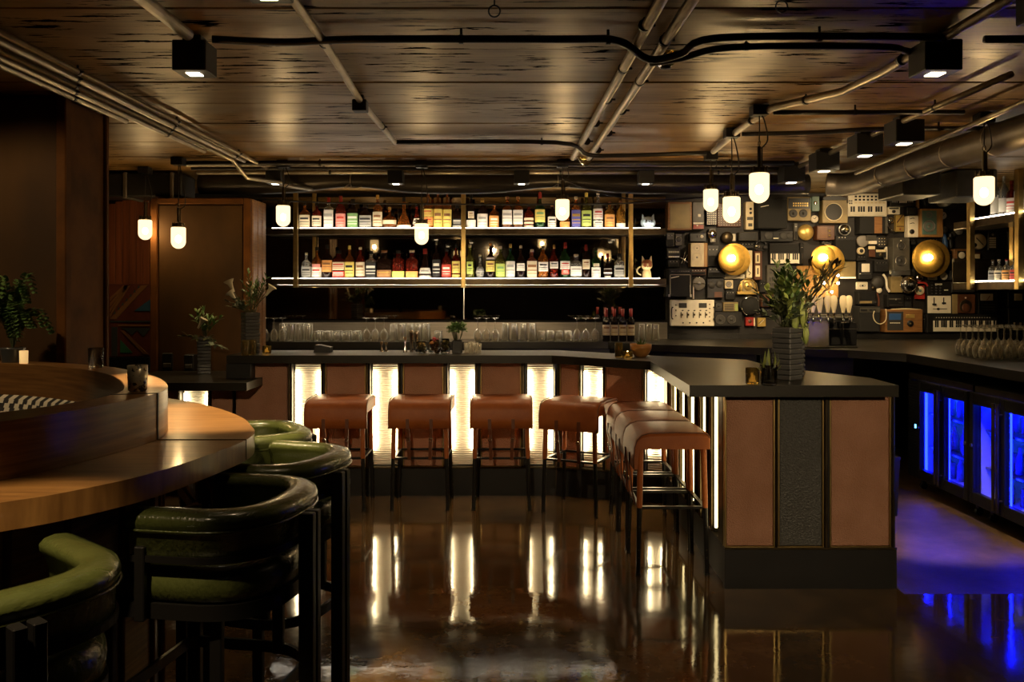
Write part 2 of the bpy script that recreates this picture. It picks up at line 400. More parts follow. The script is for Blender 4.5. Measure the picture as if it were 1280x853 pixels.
for nm, x0, x1, y0, y1, lb in (('wall_left', XL-.08, XL, YB, YF, 'dark wall left of the round booth'),
        ('wall_right', XR, XR+.08, YB, YF, 'dark wall at the right end of the bar'),
        ('wall_front', XL, XR, YB-.08, YB, 'dark wall behind the camera')):
    q = MB(); q.box(x0, x1, y0, y1, 0, CEIL+.09); struct(nm, q, M['wallblack'], lb)

# ------------------------------------------------------------------ left: rust column, recess, rust box
t = thing('wall_column', 'tall rust brown steel clad column at the left edge reaching the ceiling', 'column', (-3.4, 4.5, 0))
p = MB(); p.box(-1.4, 1.01, .02, .44, 0, CEIL-.01); p.build('core', M['rust'], t)
p = MB(); p.rbox(-1.4, 1.008, -.0, .018, .02, CEIL-.02, .004); p.build('front_panel', M['rust'], t)
p = MB(); p.rbox(1.012, 1.065, -.035, .025, 0, CEIL-.012, .006); p.build('corner_trim', M['rusttrim'], t, label='orange brown corner trim')
p = MB(); p.rbox(1.012, 1.045, .027, .42, .02, CEIL-.02, .004); p.build('side_panel', M['rusttrim'], t)
p = MB(); p.rbox(1.015, 1.06, .425, .46, 0, CEIL-.012, .006); p.build('edge_trim', M['rusttrim'], t)

t = thing('partition_box', 'square rust brown partition left of the bottle shelf, lower than the ceiling', 'partition', (-2.63, 7.22, 0))
H2 = EYE + 117*7.22/F
p = MB(); p.box(-.41, .41, .01, .42, 0, H2-.01); p.build('core', M['rust'], t)
p = MB(); p.rbox(-.355, .355, -.01, .012, .02, H2-.06, .004); p.build('front_panel', M['rust'], t)
for x0, x1 in ((-.42,-.36),(.365,.425)):
    p = MB(); p.rbox(x0, x1, -.03, .03, 0, H2, .006); p.build('corner_trim', M['rusttrim'], t)
p = MB(); p.rbox(-.36, .365, -.03, .03, H2-.05, H2, .006); p.build('top_trim', M['rusttrim'], t)
for y0, y1 in ((.04,.17),(.18,.30),(.31,.42)):
    p = MB(); p.rbox(.405, .428, y0, y1, 0, H2, .008); p.build('side_panel', M['woodbox'], t)
# recess with boards and mural
d = 7.9
t = thing('board_partition', 'red brown vertical board partition in the recess between column and rust box', 'partition', (0,0,0))
x0 = at(118,0,d).x; x1 = at(196,0,d).x; n = 9
for i in range(n):
    a = x0+(x1-x0)*i/n; b2 = x0+(x1-x0)*(i+1)/n
    zt = EYE+(365-(262-(i+.5)*26/n))*d/F
    p = MB(); p.rbox(a+.002, b2-.002, d, d+.03, 0, zt, .003); p.build('board', M['redwood'], t)
def mural():
    d = 7.86
    m1 = mat('mural_maroon', (.16,.04,.02), .6, col2=(.12,.03,.016), scale=9); m2 = mat('mural_brown', (.24,.11,.035), .6)
    m3 = mat('mural_blue', (.03,.10,.18), .6); m4 = mat('mural_green', (.03,.16,.07), .6); m5 = mat('mural_slate', (.045,.055,.055), .6)
    t = thing('mural_panel', 'dark geometric painted panel of triangles and stripes low in the recess', 'mural', at(163,446,d))
    k = d/F; W = 54*k/2; Hh = 91*k
    p = MB(); p.rbox(-W, W, 0, .03, 0, Hh, .004); p.build('backboard', m1, t)
    def poly(pts, m, nm):
        P = [((x-163)*k, (446-y)*k) for x, y in pts]
        q = MB(); q.prism(P, .002, .012, Matrix(((1,0,0,0),(0,0,-1,0),(0,1,0,0),(0,0,0,1)))); q.build(nm, m, t)
    poly([(168,389),(189,374),(189,389)], m3, 'blue_triangle')
    poly([(151,425),(151,441),(166,441)], m4, 'green_triangle')
    poly([(138,401),(189,401),(189,403),(138,403)], m5, 'stripe'); poly([(140,409),(147,409),(147,445),(140,445)], m5, 'stripe')
    poly([(151,410),(189,410),(180,421),(172,413),(166,419),(158,413)], m5, 'zigzag')
    poly([(151,413),(155,413),(186,443),(180,443)], m2, 'diagonal'); poly([(148,406),(189,406),(189,408),(148,408)], m2, 'stripe')
    for i in range(4):
        a = i*7
        poly([(138,372-0+a),(138,376+a),(159-i*0+a*.2,357),(155+a*.2,357)], m2, 'diagonal')
    poly([(138,399),(146,399),(185,357),(177,357)], m2, 'diagonal')
    for i in range(7):
        x = 142+i*5; y = 393-i*5.4
        poly([(x,y),(x+3.4,y-.5),(x+2,y-4)], m5, 'chip')
mural()
p = MB(); p.rbox(at(137,0,7.85).x, at(190,0,7.85).x, 7.80, 7.83, 0, EYE-81.5*7.85/F, .004)
tag(p.build('black_base_board', M['black']), 'black base board below the geometric panel in the recess', 'base board')
# rectangular duct over the recess, and electrical clutter
t = thing('rectangular_duct', 'dark rectangular duct hanging over the recess beside the rust column', 'duct', (0,0,0))
p = MB(); p.rbox(-3.95, -2.82, 7.28, 7.6, 2.395, 2.59, .01); p.build('duct_body', M['duct_dark'], t)
p = MB()
for x in (-3.7,-3.3,-2.9): p.rbox(x-.015, x+.015, 7.265, 7.615, 2.38, 2.60, .004)
p.build('flange', M['duct'], t)
p = MB(); p.cyl((-3.0,7.4,2.58),(-3.0,7.4,CEIL-.002),.008); p.build('hanger', M['pipe_dark'], t); p = MB(); p.cyl((-3.8,7.4,2.58),(-3.8,7.4,CEIL-.002),.008); p.build('hanger', M['pipe_dark'], t)

ORD = ['first','second','third','fourth','fifth','sixth','seventh','eighth','ninth','tenth','eleventh','twelfth','thirteenth','fourteenth','fifteenth']

# ------------------------------------------------------------------ bar fronts
KICK, UND, TOP = .222, 1.04, 1.10
def rib_panel(W, z0, z1, rib=.0165):
    q = MB(); n = int((z1-z0)/rib); pr = []
    for i in range(n+1):
        z = z0+(z1-z0)*i/n
        pr.append((z, 0.0));
        if i < n: pr.append((z+(z1-z0)/n*.5, -.006))
    vs = []; fs = []
    for z, y in pr: vs += [(-W/2, y, z), (W/2, y, z)]
    for i in range(len(pr)-1): fs.append((2*i, 2*i+1, 2*i+3, 2*i+2))
    q.add(vs, fs); q.box(-W/2, W/2, .004, .012, z0, z1)
    return q
def face(root, p0, p1, segs, core=.30, kick=True, UND=UND, proud=False):
    """one straight bar front from p0 to p1 (seen with p0 left, p1 right); segs are (s0, s1, kind) in metres from p0"""
    p0 = Vector((*p0,0)); p1 = Vector((*p1,0)); d = p1-p0; L = d.length; a = math.atan2(d.y, d.x)
    T = Matrix.Translation(p0) @ Matrix.Rotation(a, 4, 'Z')
    def put(mb, nm, m, par=None, label=None):
        o = mb.build(nm, m, par or root, label=label)
        if par is None: o.matrix_local = T
        return o
    if kick:
        q = MB(); q.box(0, L, -.004, .03, .0, KICK-.012); put(q, 'kick_board', M['black'])
        q = MB(); q.rbox(0, L, -.012, .05, KICK-.012, KICK, .002); put(q, 'bottom_rail', M['bronze'])
    q = MB(); q.box(0, L, .085, core, KICK, UND-.002); put(q, 'carcass', M['black'])
    for s0, s1, kind in segs:
        w = s1-s0; cx = (s0+s1)/2
        if kind in 'LlD':
            q = MB(); q.rbox(s0, s1, .0, .085, KICK+.004, UND-.006, .006); put(q, 'leather_panel', M['darkpanel' if kind == 'D' else 'tanpanel'], label='black textured leather panel' if kind == 'D' else None)
            if kind == 'l': continue
            q = MB()
            for x in (s0-.004, s1+.004): q.box(x-.004, x+.004, -.006, .07, KICK, UND-.004)
            q.box(s0-.004, s1+.004, -.006, .07, KICK, KICK+.006)
            put(q, 'panel_trim', M['brass'])
        elif kind == 'G':
            q = rib_panel(w, KICK+.004, UND-.006); o = put(q, 'lit_ribbed_panel', M['ribglass'], label='backlit ribbed glass panel')
            o.matrix_local = T @ Matrix.Translation((cx, .062, 0))
            for sx in (-1, 1):
                h0, h1 = (KICK+.03, UND-.03) if proud else (KICK+.13, UND-.075)
                hw = .006 if proud else .011
                q = MB(); q.rbox(sx*(w/2-.016)-hw, sx*(w/2-.016)+hw, -.030-.042*proud, -.014-.042*proud, h0, h1, .003); q.build('led_strip', M['strip2' if proud else 'strip'], o, label='warm light strip')
    ends = sorted([(s0, s1) for s0, s1, k in segs])
    gaps = [(0, ends[0][0])] + [(ends[i][1], ends[i+1][0]) for i in range(len(ends)-1)] + [(ends[-1][1], L)]
    for g0, g1 in gaps:
        if g1-g0 < .012: continue
        n = 2 if g1-g0 < .12 else 1
        g0 += .009; g1 -= .009
        for i in range(n):
            u0 = g0+(g1-g0)*i/n; u1 = g0+(g1-g0)*(i+1)/n
            q = MB(); q.rbox(u0+.001, u1-.001, -.022+.012*(i % 2), .085, KICK, UND-.003, .003); put(q, 'post', M['bronze' if i % 2 == 0 else 'black'])
YS = 6.62
t = thing('bar_counter', 'long bar front of copper leather and backlit ribbed panels under the black top', 'bar')
k = YS/F
def sx(x): return (x-640)*k
x_l = sx(176); x_b = -2.148
segs = [(sx(a)-x_b, sx(b)-x_b, c) for a, b, c in ((294.5,359,'l'),(367,400,'G'),(408,456,'L'),(464.5,496,'G'),(505,553,'L'),(561.5,593,'G'),(602,650,'L'),(659.5,692,'G'))]
face(t, (x_b, YS), (.34, YS), segs)
A0 = Vector((.345, 6.615)); A1 = Vector((1.135, 6.385)); AL = (A1-A0).length; cs = (A1.x-A0.x)/AL
def ax(x):   # pixel column -> length along the angled front
    m = (x-640)/F    # ray X = m * Y
    dd = (A1-A0)/AL
    s = (m*A0.y - A0.x)/(dd.x - m*dd.y)
    return s
face(t, A0, A1, [(ax(a), ax(b), c) for a, b, c in ((701,723,'L'),(728,752,'G'),(757.5,803,'L'),(808.5,829.5,'G'))], core=.2)
# service side of the bar
q = MB(); q.box(-2.0, .3, YS+.31, YS+.33, .05, UND-.002); q.build('rear_panel', M['steel'], t)

t = thing('bar_peninsula', 'bar peninsula with two copper leather panels and one black panel on its end', 'bar')
SXP = 1.15
segs = [];
Ls = 6.36-4.56
for a, b in ((4.69,4.815),(4.99,5.10),(5.28,5.44),(5.60,5.72),(5.88,6.0)):
    segs.append((6.36-b, 6.36-a, 'G'))
for a, b in ((4.86,4.945),(5.145,5.235),(5.485,5.555),(5.765,5.835),(6.045,6.2)):
    segs.append((6.36-b, 6.36-a, 'L'))
face(t, (SXP, 6.36), (SXP, 4.565), segs, core=.2, proud=True)
ke = 4.54/F
def ex(x): return (x-640)*ke - (SXP-.02)
face(t, (SXP-.02, 4.54), (2.045, 4.54), [(ex(907.5),ex(966.5),'L'),(ex(974),ex(1027.5),'D'),(ex(1038.5),ex(1111.5),'L')], core=.12)
q = MB(); q.box(2.0, 2.04, 4.66, 5.45, 0, UND-.003); q.box(1.36, 2.0, 5.40, 5.44, 0, UND-.003); q.build('side_panel', M['black'], t)
# gold downlights strip at the left edge of the end: the lit strip glances round the corner

# continuous counter top
ct = MB()
poly = [(-2.155,6.44),(.30,6.44),(.955,5.89),(.911,4.38),(1.985,4.38),(2.0,4.75),(1.68,5.45),(1.66,6.04),(1.06,6.42),(.38,7.02),(-2.155,7.02)]
ct.prism(poly, UND, TOP)
tag(ct.build('countertop', M['blacktop']), 'black counter top running along the bar and out over the peninsula', 'countertop')
# small nook: low accessible ledge at left with the upright that joins it to the bar
t = thing('low_ledge', 'lower black service ledge at the left end of the bar', 'counter')
q = MB(); q.prism([(-2.96,6.19),(-1.925,6.19),(-1.925,6.585),(-2.16,6.585),(-2.16,7.12),(-2.96,7.12)], .862, .92); q.build('ledge_top', M['blacktop'], t)
q = MB(); q.rbox(-2.165, -1.98, 6.46, 6.58, .921, UND-.003, .003); q.build('upright', M['black'], t)
face(t, (x_l, YS), (-2.152, YS), [(sx(a)-x_l, sx(b)-x_l, c) for a, b, c in ((190,222,'L'),(227,259,'G'),(264,290.8,'l'))], UND=.866)

# ------------------------------------------------------------------ back bar counter
t = thing('back_bar_counter', 'black back bar counter under the mirror, turning along the right aisle', 'counter')
front = [(-2.5,8.45),(.95,8.42),(1.31,8.02),(2.85,7.24),(3.16,6.84),(3.16,3.9)]
poly = front + [(4.75,3.9),(4.75,6.9),(4.75,8.2),(4.75,8.98),(-2.5,8.98)]
q = MB(); q.prism(poly, 1.02, 1.085); q.build('worktop', M['blacktop'], t)
q = MB(); q.prism([(-2.5,8.52),(.97,8.50),(1.36,8.10),(2.2,7.68),(2.2,8.9),(-2.5,8.9)], 0, 1.018); q.build('base_cabinet', M['black'], t)
q = MB(); q.prism([(2.23,7.66),(2.86,7.33),(2.92,7.30),(2.92,8.9),(2.23,8.9)], 0, 1.018); o = q.build('cabinet', M['dkgrey'], t)
h = at(1022,467,7.55)
q = MB(); q.cyl((h.x,7.50,h.z-.05),(h.x,7.50,h.z+.05),.007); q.cyl((h.x,7.50,h.z-.04),(h.x,7.56,h.z-.04),.005); q.cyl((h.x,7.50,h.z+.04),(h.x,7.56,h.z+.04),.005); q.build('handle', M['steel'], o)
q = MB(); q.box(-2.5, 1.62, 8.90, 8.915, 1.087, EYE-38*8.9/F); q.build('backsplash', M['splash'], t)
q = MB(); q.box(1.64, 5.3, 8.93, 8.945, 1.087, 1.14); q.build('dark_backsplash', M['dkgrey'], t)
q = MB(); q.box(3.9, 4.7, 4.0, 8.9, 0, 1.018); q.build('rear_cabinet', M['black'], t)

# ------------------------------------------------------------------ mirror and bottle shelves
ZS = 8.60; kS = ZS/F
def shx(x): return (x-640)*kS
H_UP = EYE+(365-285.5)*kS; H_LO = EYE+(365-348.5)*kS
t = thing('back_bar_mirror', 'smoked mirror behind the bottle shelves with one upright joint', 'mirror')
for a, b in ((328,579.4),(580.6,832)):
    q = MB(); q.rbox((a-640)*9.0/F, (b-640)*9.0/F, 8.985, 9.0, 1.29, 2.58, .003); q.build('pane', M['mirror'], t)
q = MB(); q.box((579.4-640)*9.0/F, (580.6-640)*9.0/F, 8.98, 9.0, 1.29, 2.58); q.build('joint_strip', M['steel'], t)
t = thing('bottle_shelf', 'two tier lit bottle shelf on brass posts behind the bar', 'shelf')
D0, D1 = ZS, 8.93
for nm, hh in (('upper', H_UP), ('lower', H_LO)):
    q = MB(); q.rbox(shx(328), shx(833), D0, D1, hh-.062, hh, .003); b = q.build('shelf_board', M['bronze'], t)
    for a, e in ((340,367),(375,577),(582,785),(791,825)):
        q = MB(); q.rbox(shx(a), shx(e), D0+.004, D0+.045, hh, hh+.008, .001); q.build('led_strip', M['shelfled'], b, label='glowing light strip along the shelf edge')
q = MB(); q.rbox(shx(328), shx(833), D0+.0, D0+.008, H_LO-.084, H_LO-.063, .001); q.build('lip', M['bronze'], t)
q = MB(); q.rbox(shx(345), shx(825), D0+.05, D0+.065, H_LO-.071, H_LO-.0625, .002); q.build('under_shelf_strip', M['understrip'], t, label='light strip under the lower shelf')
for x, rear in ((370.5,377),(579.5,577),(788,785)):
    q = MB(); q.rbox(shx(x)-.022, shx(x)+.022, D0-.045, D0-.001, H_LO-.09, CEIL-.002, .003); q.build('post', M['brass'], t)
    q = MB(); q.rbox(shx(rear)-.02+.05*(rear<400), shx(rear)+.02+.05*(rear<400), D1+.004, D1+.03, H_LO-.09, CEIL-.002, .003); q.build('rear_post', M['brass'], t)

# ------------------------------------------------------------------ right hand hung shelf
t = thing('hanging_shelf', 'brass framed bottle shelf hanging at the right edge over the glasses', 'shelf')
SXX = 4.32
u = EYE+(365-276)*8.1/F; l = EYE+(365-353)*8.1/F
for hh in (u, l):
    q = MB(); q.rbox(SXX, SXX+.34, 6.5, 8.35, hh-.07, hh, .003); b = q.build('shelf_board', M['bronze'], t)
    q = MB(); q.rbox(SXX+.006, SXX+.02, 6.5, 8.0, hh, hh+.012, .002); q.build('led_strip', M['shelfled'], b, label='glowing light strip along the shelf edge')
for y in (7.98, 7.22, 6.55):
    for xx in (SXX-.03, SXX+.37):
        q = MB(); q.rbox(xx-.024, xx+.024, y-.03, y+.03, l-.072, CEIL-.002, .003); q.build('post' if xx < SXX else 'rear_post', M['brass'], t)
q = MB(); q.box(SXX, SXX+.35, 8.36, 8.375, l-.07, l+.23); q.box(SXX-.002, SXX+.35, 8.33, 8.375, l+.2, l+.235); q.build('end_frame', M['bronze'], t)

# ------------------------------------------------------------------ refrigerators
def fridge(y_far, ndoor, vent, label, seed):
    "glass door bar refrigerator facing -X; y_far is its far end"
    W = ndoor*.375+vent
    t = thing('bar_refrigerator', label, 'refrigerator', (3.22, y_far, 0))
    H0, H1 = .10, .93
    q = MB()
    q.box(.0, .56, -W, 0, H1-.05, H1); q.box(.0, .56, -W, 0, H0, H0+.05); q.box(.54, .56, -W, 0, H0, H1); q.box(0, .56, -.03, 0, H0, H1); q.box(0, .56, -W, -W+.03, H0, H1)
    if vent: q.box(.02, .54, -vent, -vent+.03, H0, H1)
    q.build('cabinet', M['black'], t)
    if vent:
        q = MB(); q.rbox(-.012, .012, -vent+.01, -.008, H0+.01, H1-.06, .003); v = q.build('vent_panel', M['blackmetal'], t)
        q = MB()
        for i in range(30): q.box(-.02, -.011, -vent+.04, -.03, H0+.06+i*.023, H0+.07+i*.023)
        q.build('slat', M['dkgrey'], v); tag(v.children[-1], kind='stuff')
        q = MB(); q.box(-.024, -.02, -vent+.055, -vent+.075, .5, .53); q.build('pilot_light', M['blueblink'], v)
    rs = random.Random(seed)
    for i in range(ndoor):
        y1 = -vent-i*.375-.004; y0 = y1-.367
        q = MB(); fr = .045
        q.rbox(-.045, -.004, y0, y0+fr, H0+.02, H1-.045, .004); q.rbox(-.045, -.004, y1-fr, y1, H0+.02, H1-.045, .004)
        q.rbox(-.045, -.004, y0+fr, y1-fr, H0+.02, H0+.10, .004); q.rbox(-.045, -.004, y0+fr, y1-fr, H1-.125, H1-.045, .004)
        dr = q.build('door', M['blackmetal'], t)
        q = MB(); q.box(-.028, -.022, y0+fr, y1-fr, H0+.10, H1-.125); q.build('door_glass', M['thinglass'], dr)
        yh = y0+.02 if i % 2 == 0 else y1-.02
        q = MB(); q.cyl((-.075,yh,H0+.05),(-.075,yh,H1-.08),.011,n=10); q.cyl((-.075,yh,H0+.12),(-.04,yh,H0+.12),.008,n=8); q.cyl((-.075,yh,H1-.15),(-.04,yh,H1-.15),.008,n=8); q.build('handle', M['bronze'], dr)
        q = MB(); q.cyl((-.052,y0+.03 if i % 2 else y1-.03,.52),(-.044,y0+.03 if i % 2 else y1-.03,.52),.013,n=12); q.build('lock', M['steel'], dr)
    q = MB(); q.box(.5, .538, -W+.03, -vent-.0, H0+.05, H1-.05); q.box(.02,.5,-W+.031,-W+.036,H0+.052,H1-.052); q.box(.02,.5,-max(vent,.032)-.006,-max(vent,.032)-.001,H0+.052,H1-.052); q.box(.02,.5,-W+.04,-vent-.01,H0+.0505,H0+.056); q.box(.02,.5,-W+.04,-vent-.01,H1-.056,H1-.0505); q.build('inner_liner', M['inner'], t)
    for hh in (.36, .62):
        q = MB(); q.box(.05, .5, -W+.032, -vent-.005, hh, hh+.012); q.build('inner_shelf', M['steel'], t)
    for i in range(ndoor+1):
        yy = -vent-.015-i*(W-vent-.06)/max(1,ndoor)
        q = MB(); q.box(.015, .03, yy-.012, yy, H0+.08, H1-.09); q.build('blue_led_strip', M['blueled'], t)
    q = MB(); q.box(.03, .045, -W+.05, -vent-.03, H1-.075, H1-.062); q.build('blue_led_strip', M['blueled'], t)
    q = MB()
    for yy in (-.08, -W+.08):
        for xx in (.08, .48): q.lathe([(.028,-.012),(.028,.012)], 10, Matrix.Translation((xx,yy,.028)) @ Matrix.Rotation(PI/2,4,'X')); q.box(xx-.012, xx+.012, yy-.02, yy+.02, .03, H0)
    q.build('caster', M['black'], t)
    q = MB(); q.box(-.004, .0, -W+.005, -.005, H1-.04, H1-.004); q.build('top_rail', M['bronze'], t)
    for i in range(ndoor):
        yc = -vent-i*.375-.19
        q = MB(); q.box(.488, .499, yc-.05, yc+.05, H1-.24, H1-.09); q.box(.488, .499, yc-.12, yc-.10, H0+.1, H1-.26); q.build('blue_led_panel', M['blueled2'], t)
    # cans and bottles on the inner shelves, one object per piece
    for hi, hh in enumerate((.160, .376, .636)):
        for j in range(3*ndoor):
            yy = -vent-.08-j*(W-vent-.17)/(3*ndoor-1)
            q = MB(); kind = rs.random()
            if kind < .5: q.lathe([(.028,0),(.031,.008),(.031,.105),(.012,.145),(.012,.18)], 12)
            else: q.lathe([(.028,0),(.032,.006),(.032,.11),(.026,.122)], 12)
            o = q.build('bottle' if kind < .5 else 'can', M['fridgebottle'])
            o.location = (3.22+.12+rs.uniform(0,.05), y_far+yy, hh)
            tag(o, ('dark bottle' if kind < .5 else 'drink can')+' in the '+('nearer' if seed == 2 else 'farther')+' blue refrigerator, '+('bottom','middle','top')[hi]+' shelf, '+ORD[j]+' from far end', 'bottle' if kind < .5 else 'can', 'drinks in the '+('nearer' if seed == 2 else 'farther')+' refrigerator')
def thin_glass():
    m = bpy.data.materials.new('thin_door_glass'); m.use_nodes = True; nt = m.node_tree; N = nt.nodes; L = nt.links; N.remove(N['Principled BSDF'])
    tr = N.new('ShaderNodeBsdfTransparent'); tr.inputs[0].default_value = (.86,.88,.9,1); gl = N.new('ShaderNodeBsdfGlossy'); gl.inputs['Roughness'].default_value = .03
    mx = N.new('ShaderNodeMixShader'); mx.inputs[0].default_value = .07
    L.new(tr.outputs[0], mx.inputs[1]); L.new(gl.outputs[0], mx.inputs[2]); L.new(mx.outputs[0], N['Material Output'].inputs[0]); return m
M['thinglass'] = thin_glass()
M['inner'] = mat('fridge_liner', (.7,.72,.8), .45)
M['blueled2'] = em('blue_panel_glow', (.02,.16,1.0), 13)
M['fridgebottle'] = mat('fridge_drinks', (.25,.27,.3), .2, col2=(.08,.09,.1), scale=9)
fridge(6.92, 2, .22, 'black glass door refrigerator glowing blue, the farther one with side vents', 1)
fridge(5.93, 4, 0, 'black glass door refrigerator glowing blue, the nearer one cut by the frame edge', 2)

# ------------------------------------------------------------------ round wooden booth
D_T, D_L = EYE-.34, EYE-.493     # top of the tier, top of the ledge
outL = [(-2.6,1.30),(-2.1,1.42),(-1.62,1.66),(-1.2,1.99),(-1.07,2.14),(-.975,2.33),(-.915,2.60),(-.885,2.84),(-.905,3.00),(-.96,3.14),(-1.06,3.35),(-1.25,3.62),(-1.50,3.88),(-1.85,4.12),(-2.3,4.30),(-2.8,4.38)]
upL  = [(-2.6,1.62),(-2.15,1.71),(-1.75,1.88),(-1.44,2.11),(-1.32,2.25),(-1.25,2.43),(-1.20,2.66),(-1.18,2.84),(-1.195,2.94),(-1.23,3.05),(-1.29,3.18),(-1.40,3.37),(-1.58,3.60),(-1.85,3.88),(-2.28,4.12),(-2.8,4.24)]
inL  = [(-2.6,1.80),(-2.22,1.88),(-1.86,2.02),(-1.58,2.22),(-1.46,2.36),(-1.37,2.52),(-1.32,2.68),(-1.315,2.80),(-1.33,2.90),(-1.36,2.99),(-1.42,3.12),(-1.52,3.30),(-1.66,3.50),(-1.90,3.75),(-2.30,4.00),(-2.8,4.12)]
def cr(P): return [tuple(p) for p in catmull([(x,y,0) for x,y in P], 5)]
O_, U_, I_ = [[(p[0],p[1]) for p in cr(P)] for P in (outL, upL, inL)]
cut = 7*5
def offset(P, d):
    out = []
    for i, p in enumerate(P):
        a = Vector(P[max(i-1,0)]); b = Vector(P[min(i+1,len(P)-1)]); t = (b-a).normalized(); n = Vector((t.y,-t.x))
        out.append((p[0]+n.x*d, p[1]+n.y*d))
    return out
def zig_mat():
    m = bpy.data.materials.new('zigzag_fabric'); m.use_nodes = True; nt = m.node_tree; N = nt.nodes; L = nt.links; b = N['Principled BSDF']
    b.inputs['Roughness'].default_value = .85
    uv = N.new('ShaderNodeUVMap'); sp = N.new('ShaderNodeSeparateXYZ'); L.new(uv.outputs[0], sp.inputs[0])
    def mth(op, a, c):
        n = N.new('ShaderNodeMath'); n.operation = op
        for i, q in enumerate((a, c)):
            if q is None: continue
            if isinstance(q, (int,float)): n.inputs[i].default_value = q
            else: L.new(q, n.inputs[i])
        return n.outputs[0]
    # stepped slanting stripes: u + step(v)
    v = mth('MULTIPLY', sp.outputs[1], 26.0)
    st = mth('FLOOR', v, None); fr = mth('FRACT', v, None)
    kick = mth('MULTIPLY', mth('GREATER_THAN', fr, .55), .30)
    s = mth('ADD', mth('ADD', mth('MULTIPLY', sp.outputs[0], 16.0), mth('MULTIPLY', st, .42)), kick)
    s = mth('ADD', s, mth('MULTIPLY', fr, .25))
    on = mth('GREATER_THAN', mth('FRACT', s, None), .5)
    mx = N.new('ShaderNodeMix'); mx.data_type = 'RGBA'; mx.inputs[6].default_value = (.62,.55,.42,1); mx.inputs[7].default_value = (.02,.016,.014,1)
    L.new(on, mx.inputs[0]); L.new(mx.outputs[2], b.inputs['Base Color'])
    return m
M['zigzag'] = zig_mat()
t = thing('round_booth', 'round walnut booth in the left foreground with a raised rim and an outer bar ledge', 'booth')
n = len(O_)
GA = .003
def seg(a, b): return slice(a, b)
for a, b, nm in ((0, cut+1, 'tier_front'), (cut, n, 'tier_rear')):
    q = MB(); q.ring_strip(U_[a:b], I_[a:b], D_L+.001, D_T); o = q.build('rim', M['wood'], t)
    q = MB(); q.ring_strip(offset(U_[a:b],-.001), offset(I_[a:b],.0015), D_T-.003, D_T+.002); q.build('rim_cap', M['woodtop'], o)
    q = MB(); q.ring_strip(O_[a:b], offset(U_[a:b], -.02), D_L-.068, D_L); q.build('ledge', M['woodtop'], t)
# the dark joint between the two halves of rim and ledge
u0, i0, o0 = Vector(U_[cut]), Vector(I_[cut]), Vector(O_[cut])
q = MB(); dv = (u0-i0).normalized()
p = [tuple(u0+dv*.003+Vector((0,-.004))), tuple(u0+dv*.003+Vector((0,.004))), tuple(i0+Vector((0,.004))), tuple(i0+Vector((0,-.004)))]
q.prism(p, D_L+.002, D_T+.004); q.build('joint', M['black'], t)
p = [tuple(o0+Vector((.002,-.002))), tuple(o0+Vector((.002,.002))), tuple(u0+Vector((0,.002))), tuple(u0+Vector((0,-.002)))]
q = MB(); q.prism(p, D_L-.066, D_L+.0025); q.build('brass_inlay', M['bronze'], t)
W2 = offset(U_, -.02); nb = 15
for i in range(nb):
    a = i*(n-1)//nb; b = (i+1)*(n-1)//nb
    q = MB(); q.ring_strip(W2[a:b+1], offset(I_, .02)[a:b+1], 0.0, D_L-.07)
    q.build('base_panel', M['wood'], t)
    e = Vector(W2[b]); q = MB(); q.cyl((e.x,e.y,.002),(e.x,e.y,D_L-.071),.012,n=8); q.build('base_bead', M['rusttrim'], t)
B1 = offset(I_, -.03); B2 = offset(I_, -.002)
q = MB(); vs = []; q.uv = []
acc = 0; tops = 1.095
for i in range(n):
    if i: acc += (Vector(B1[i])-Vector(B1[i-1])).length
    for z in (.45, tops-.02, tops): 
        p = B1[i] if z < tops else B2[i]
        vs.append((p[0], p[1], z)); q.uv.append((acc, z))
fs = []
for i in range(n-1):
    for j in (0,1): fs.append((3*i+j, 3*i+j+1, 3*i+j+4, 3*i+j+3))
q.add(vs, fs, None, 0, True); q.build('back_cushion', M['zigzag'], t, label='cream and black zigzag fabric back cushion')
q = MB(); q.ring_strip(offset(I_,-.03), offset(I_,-.42), .36, .46); q.build('bench_seat', M['black'], t)

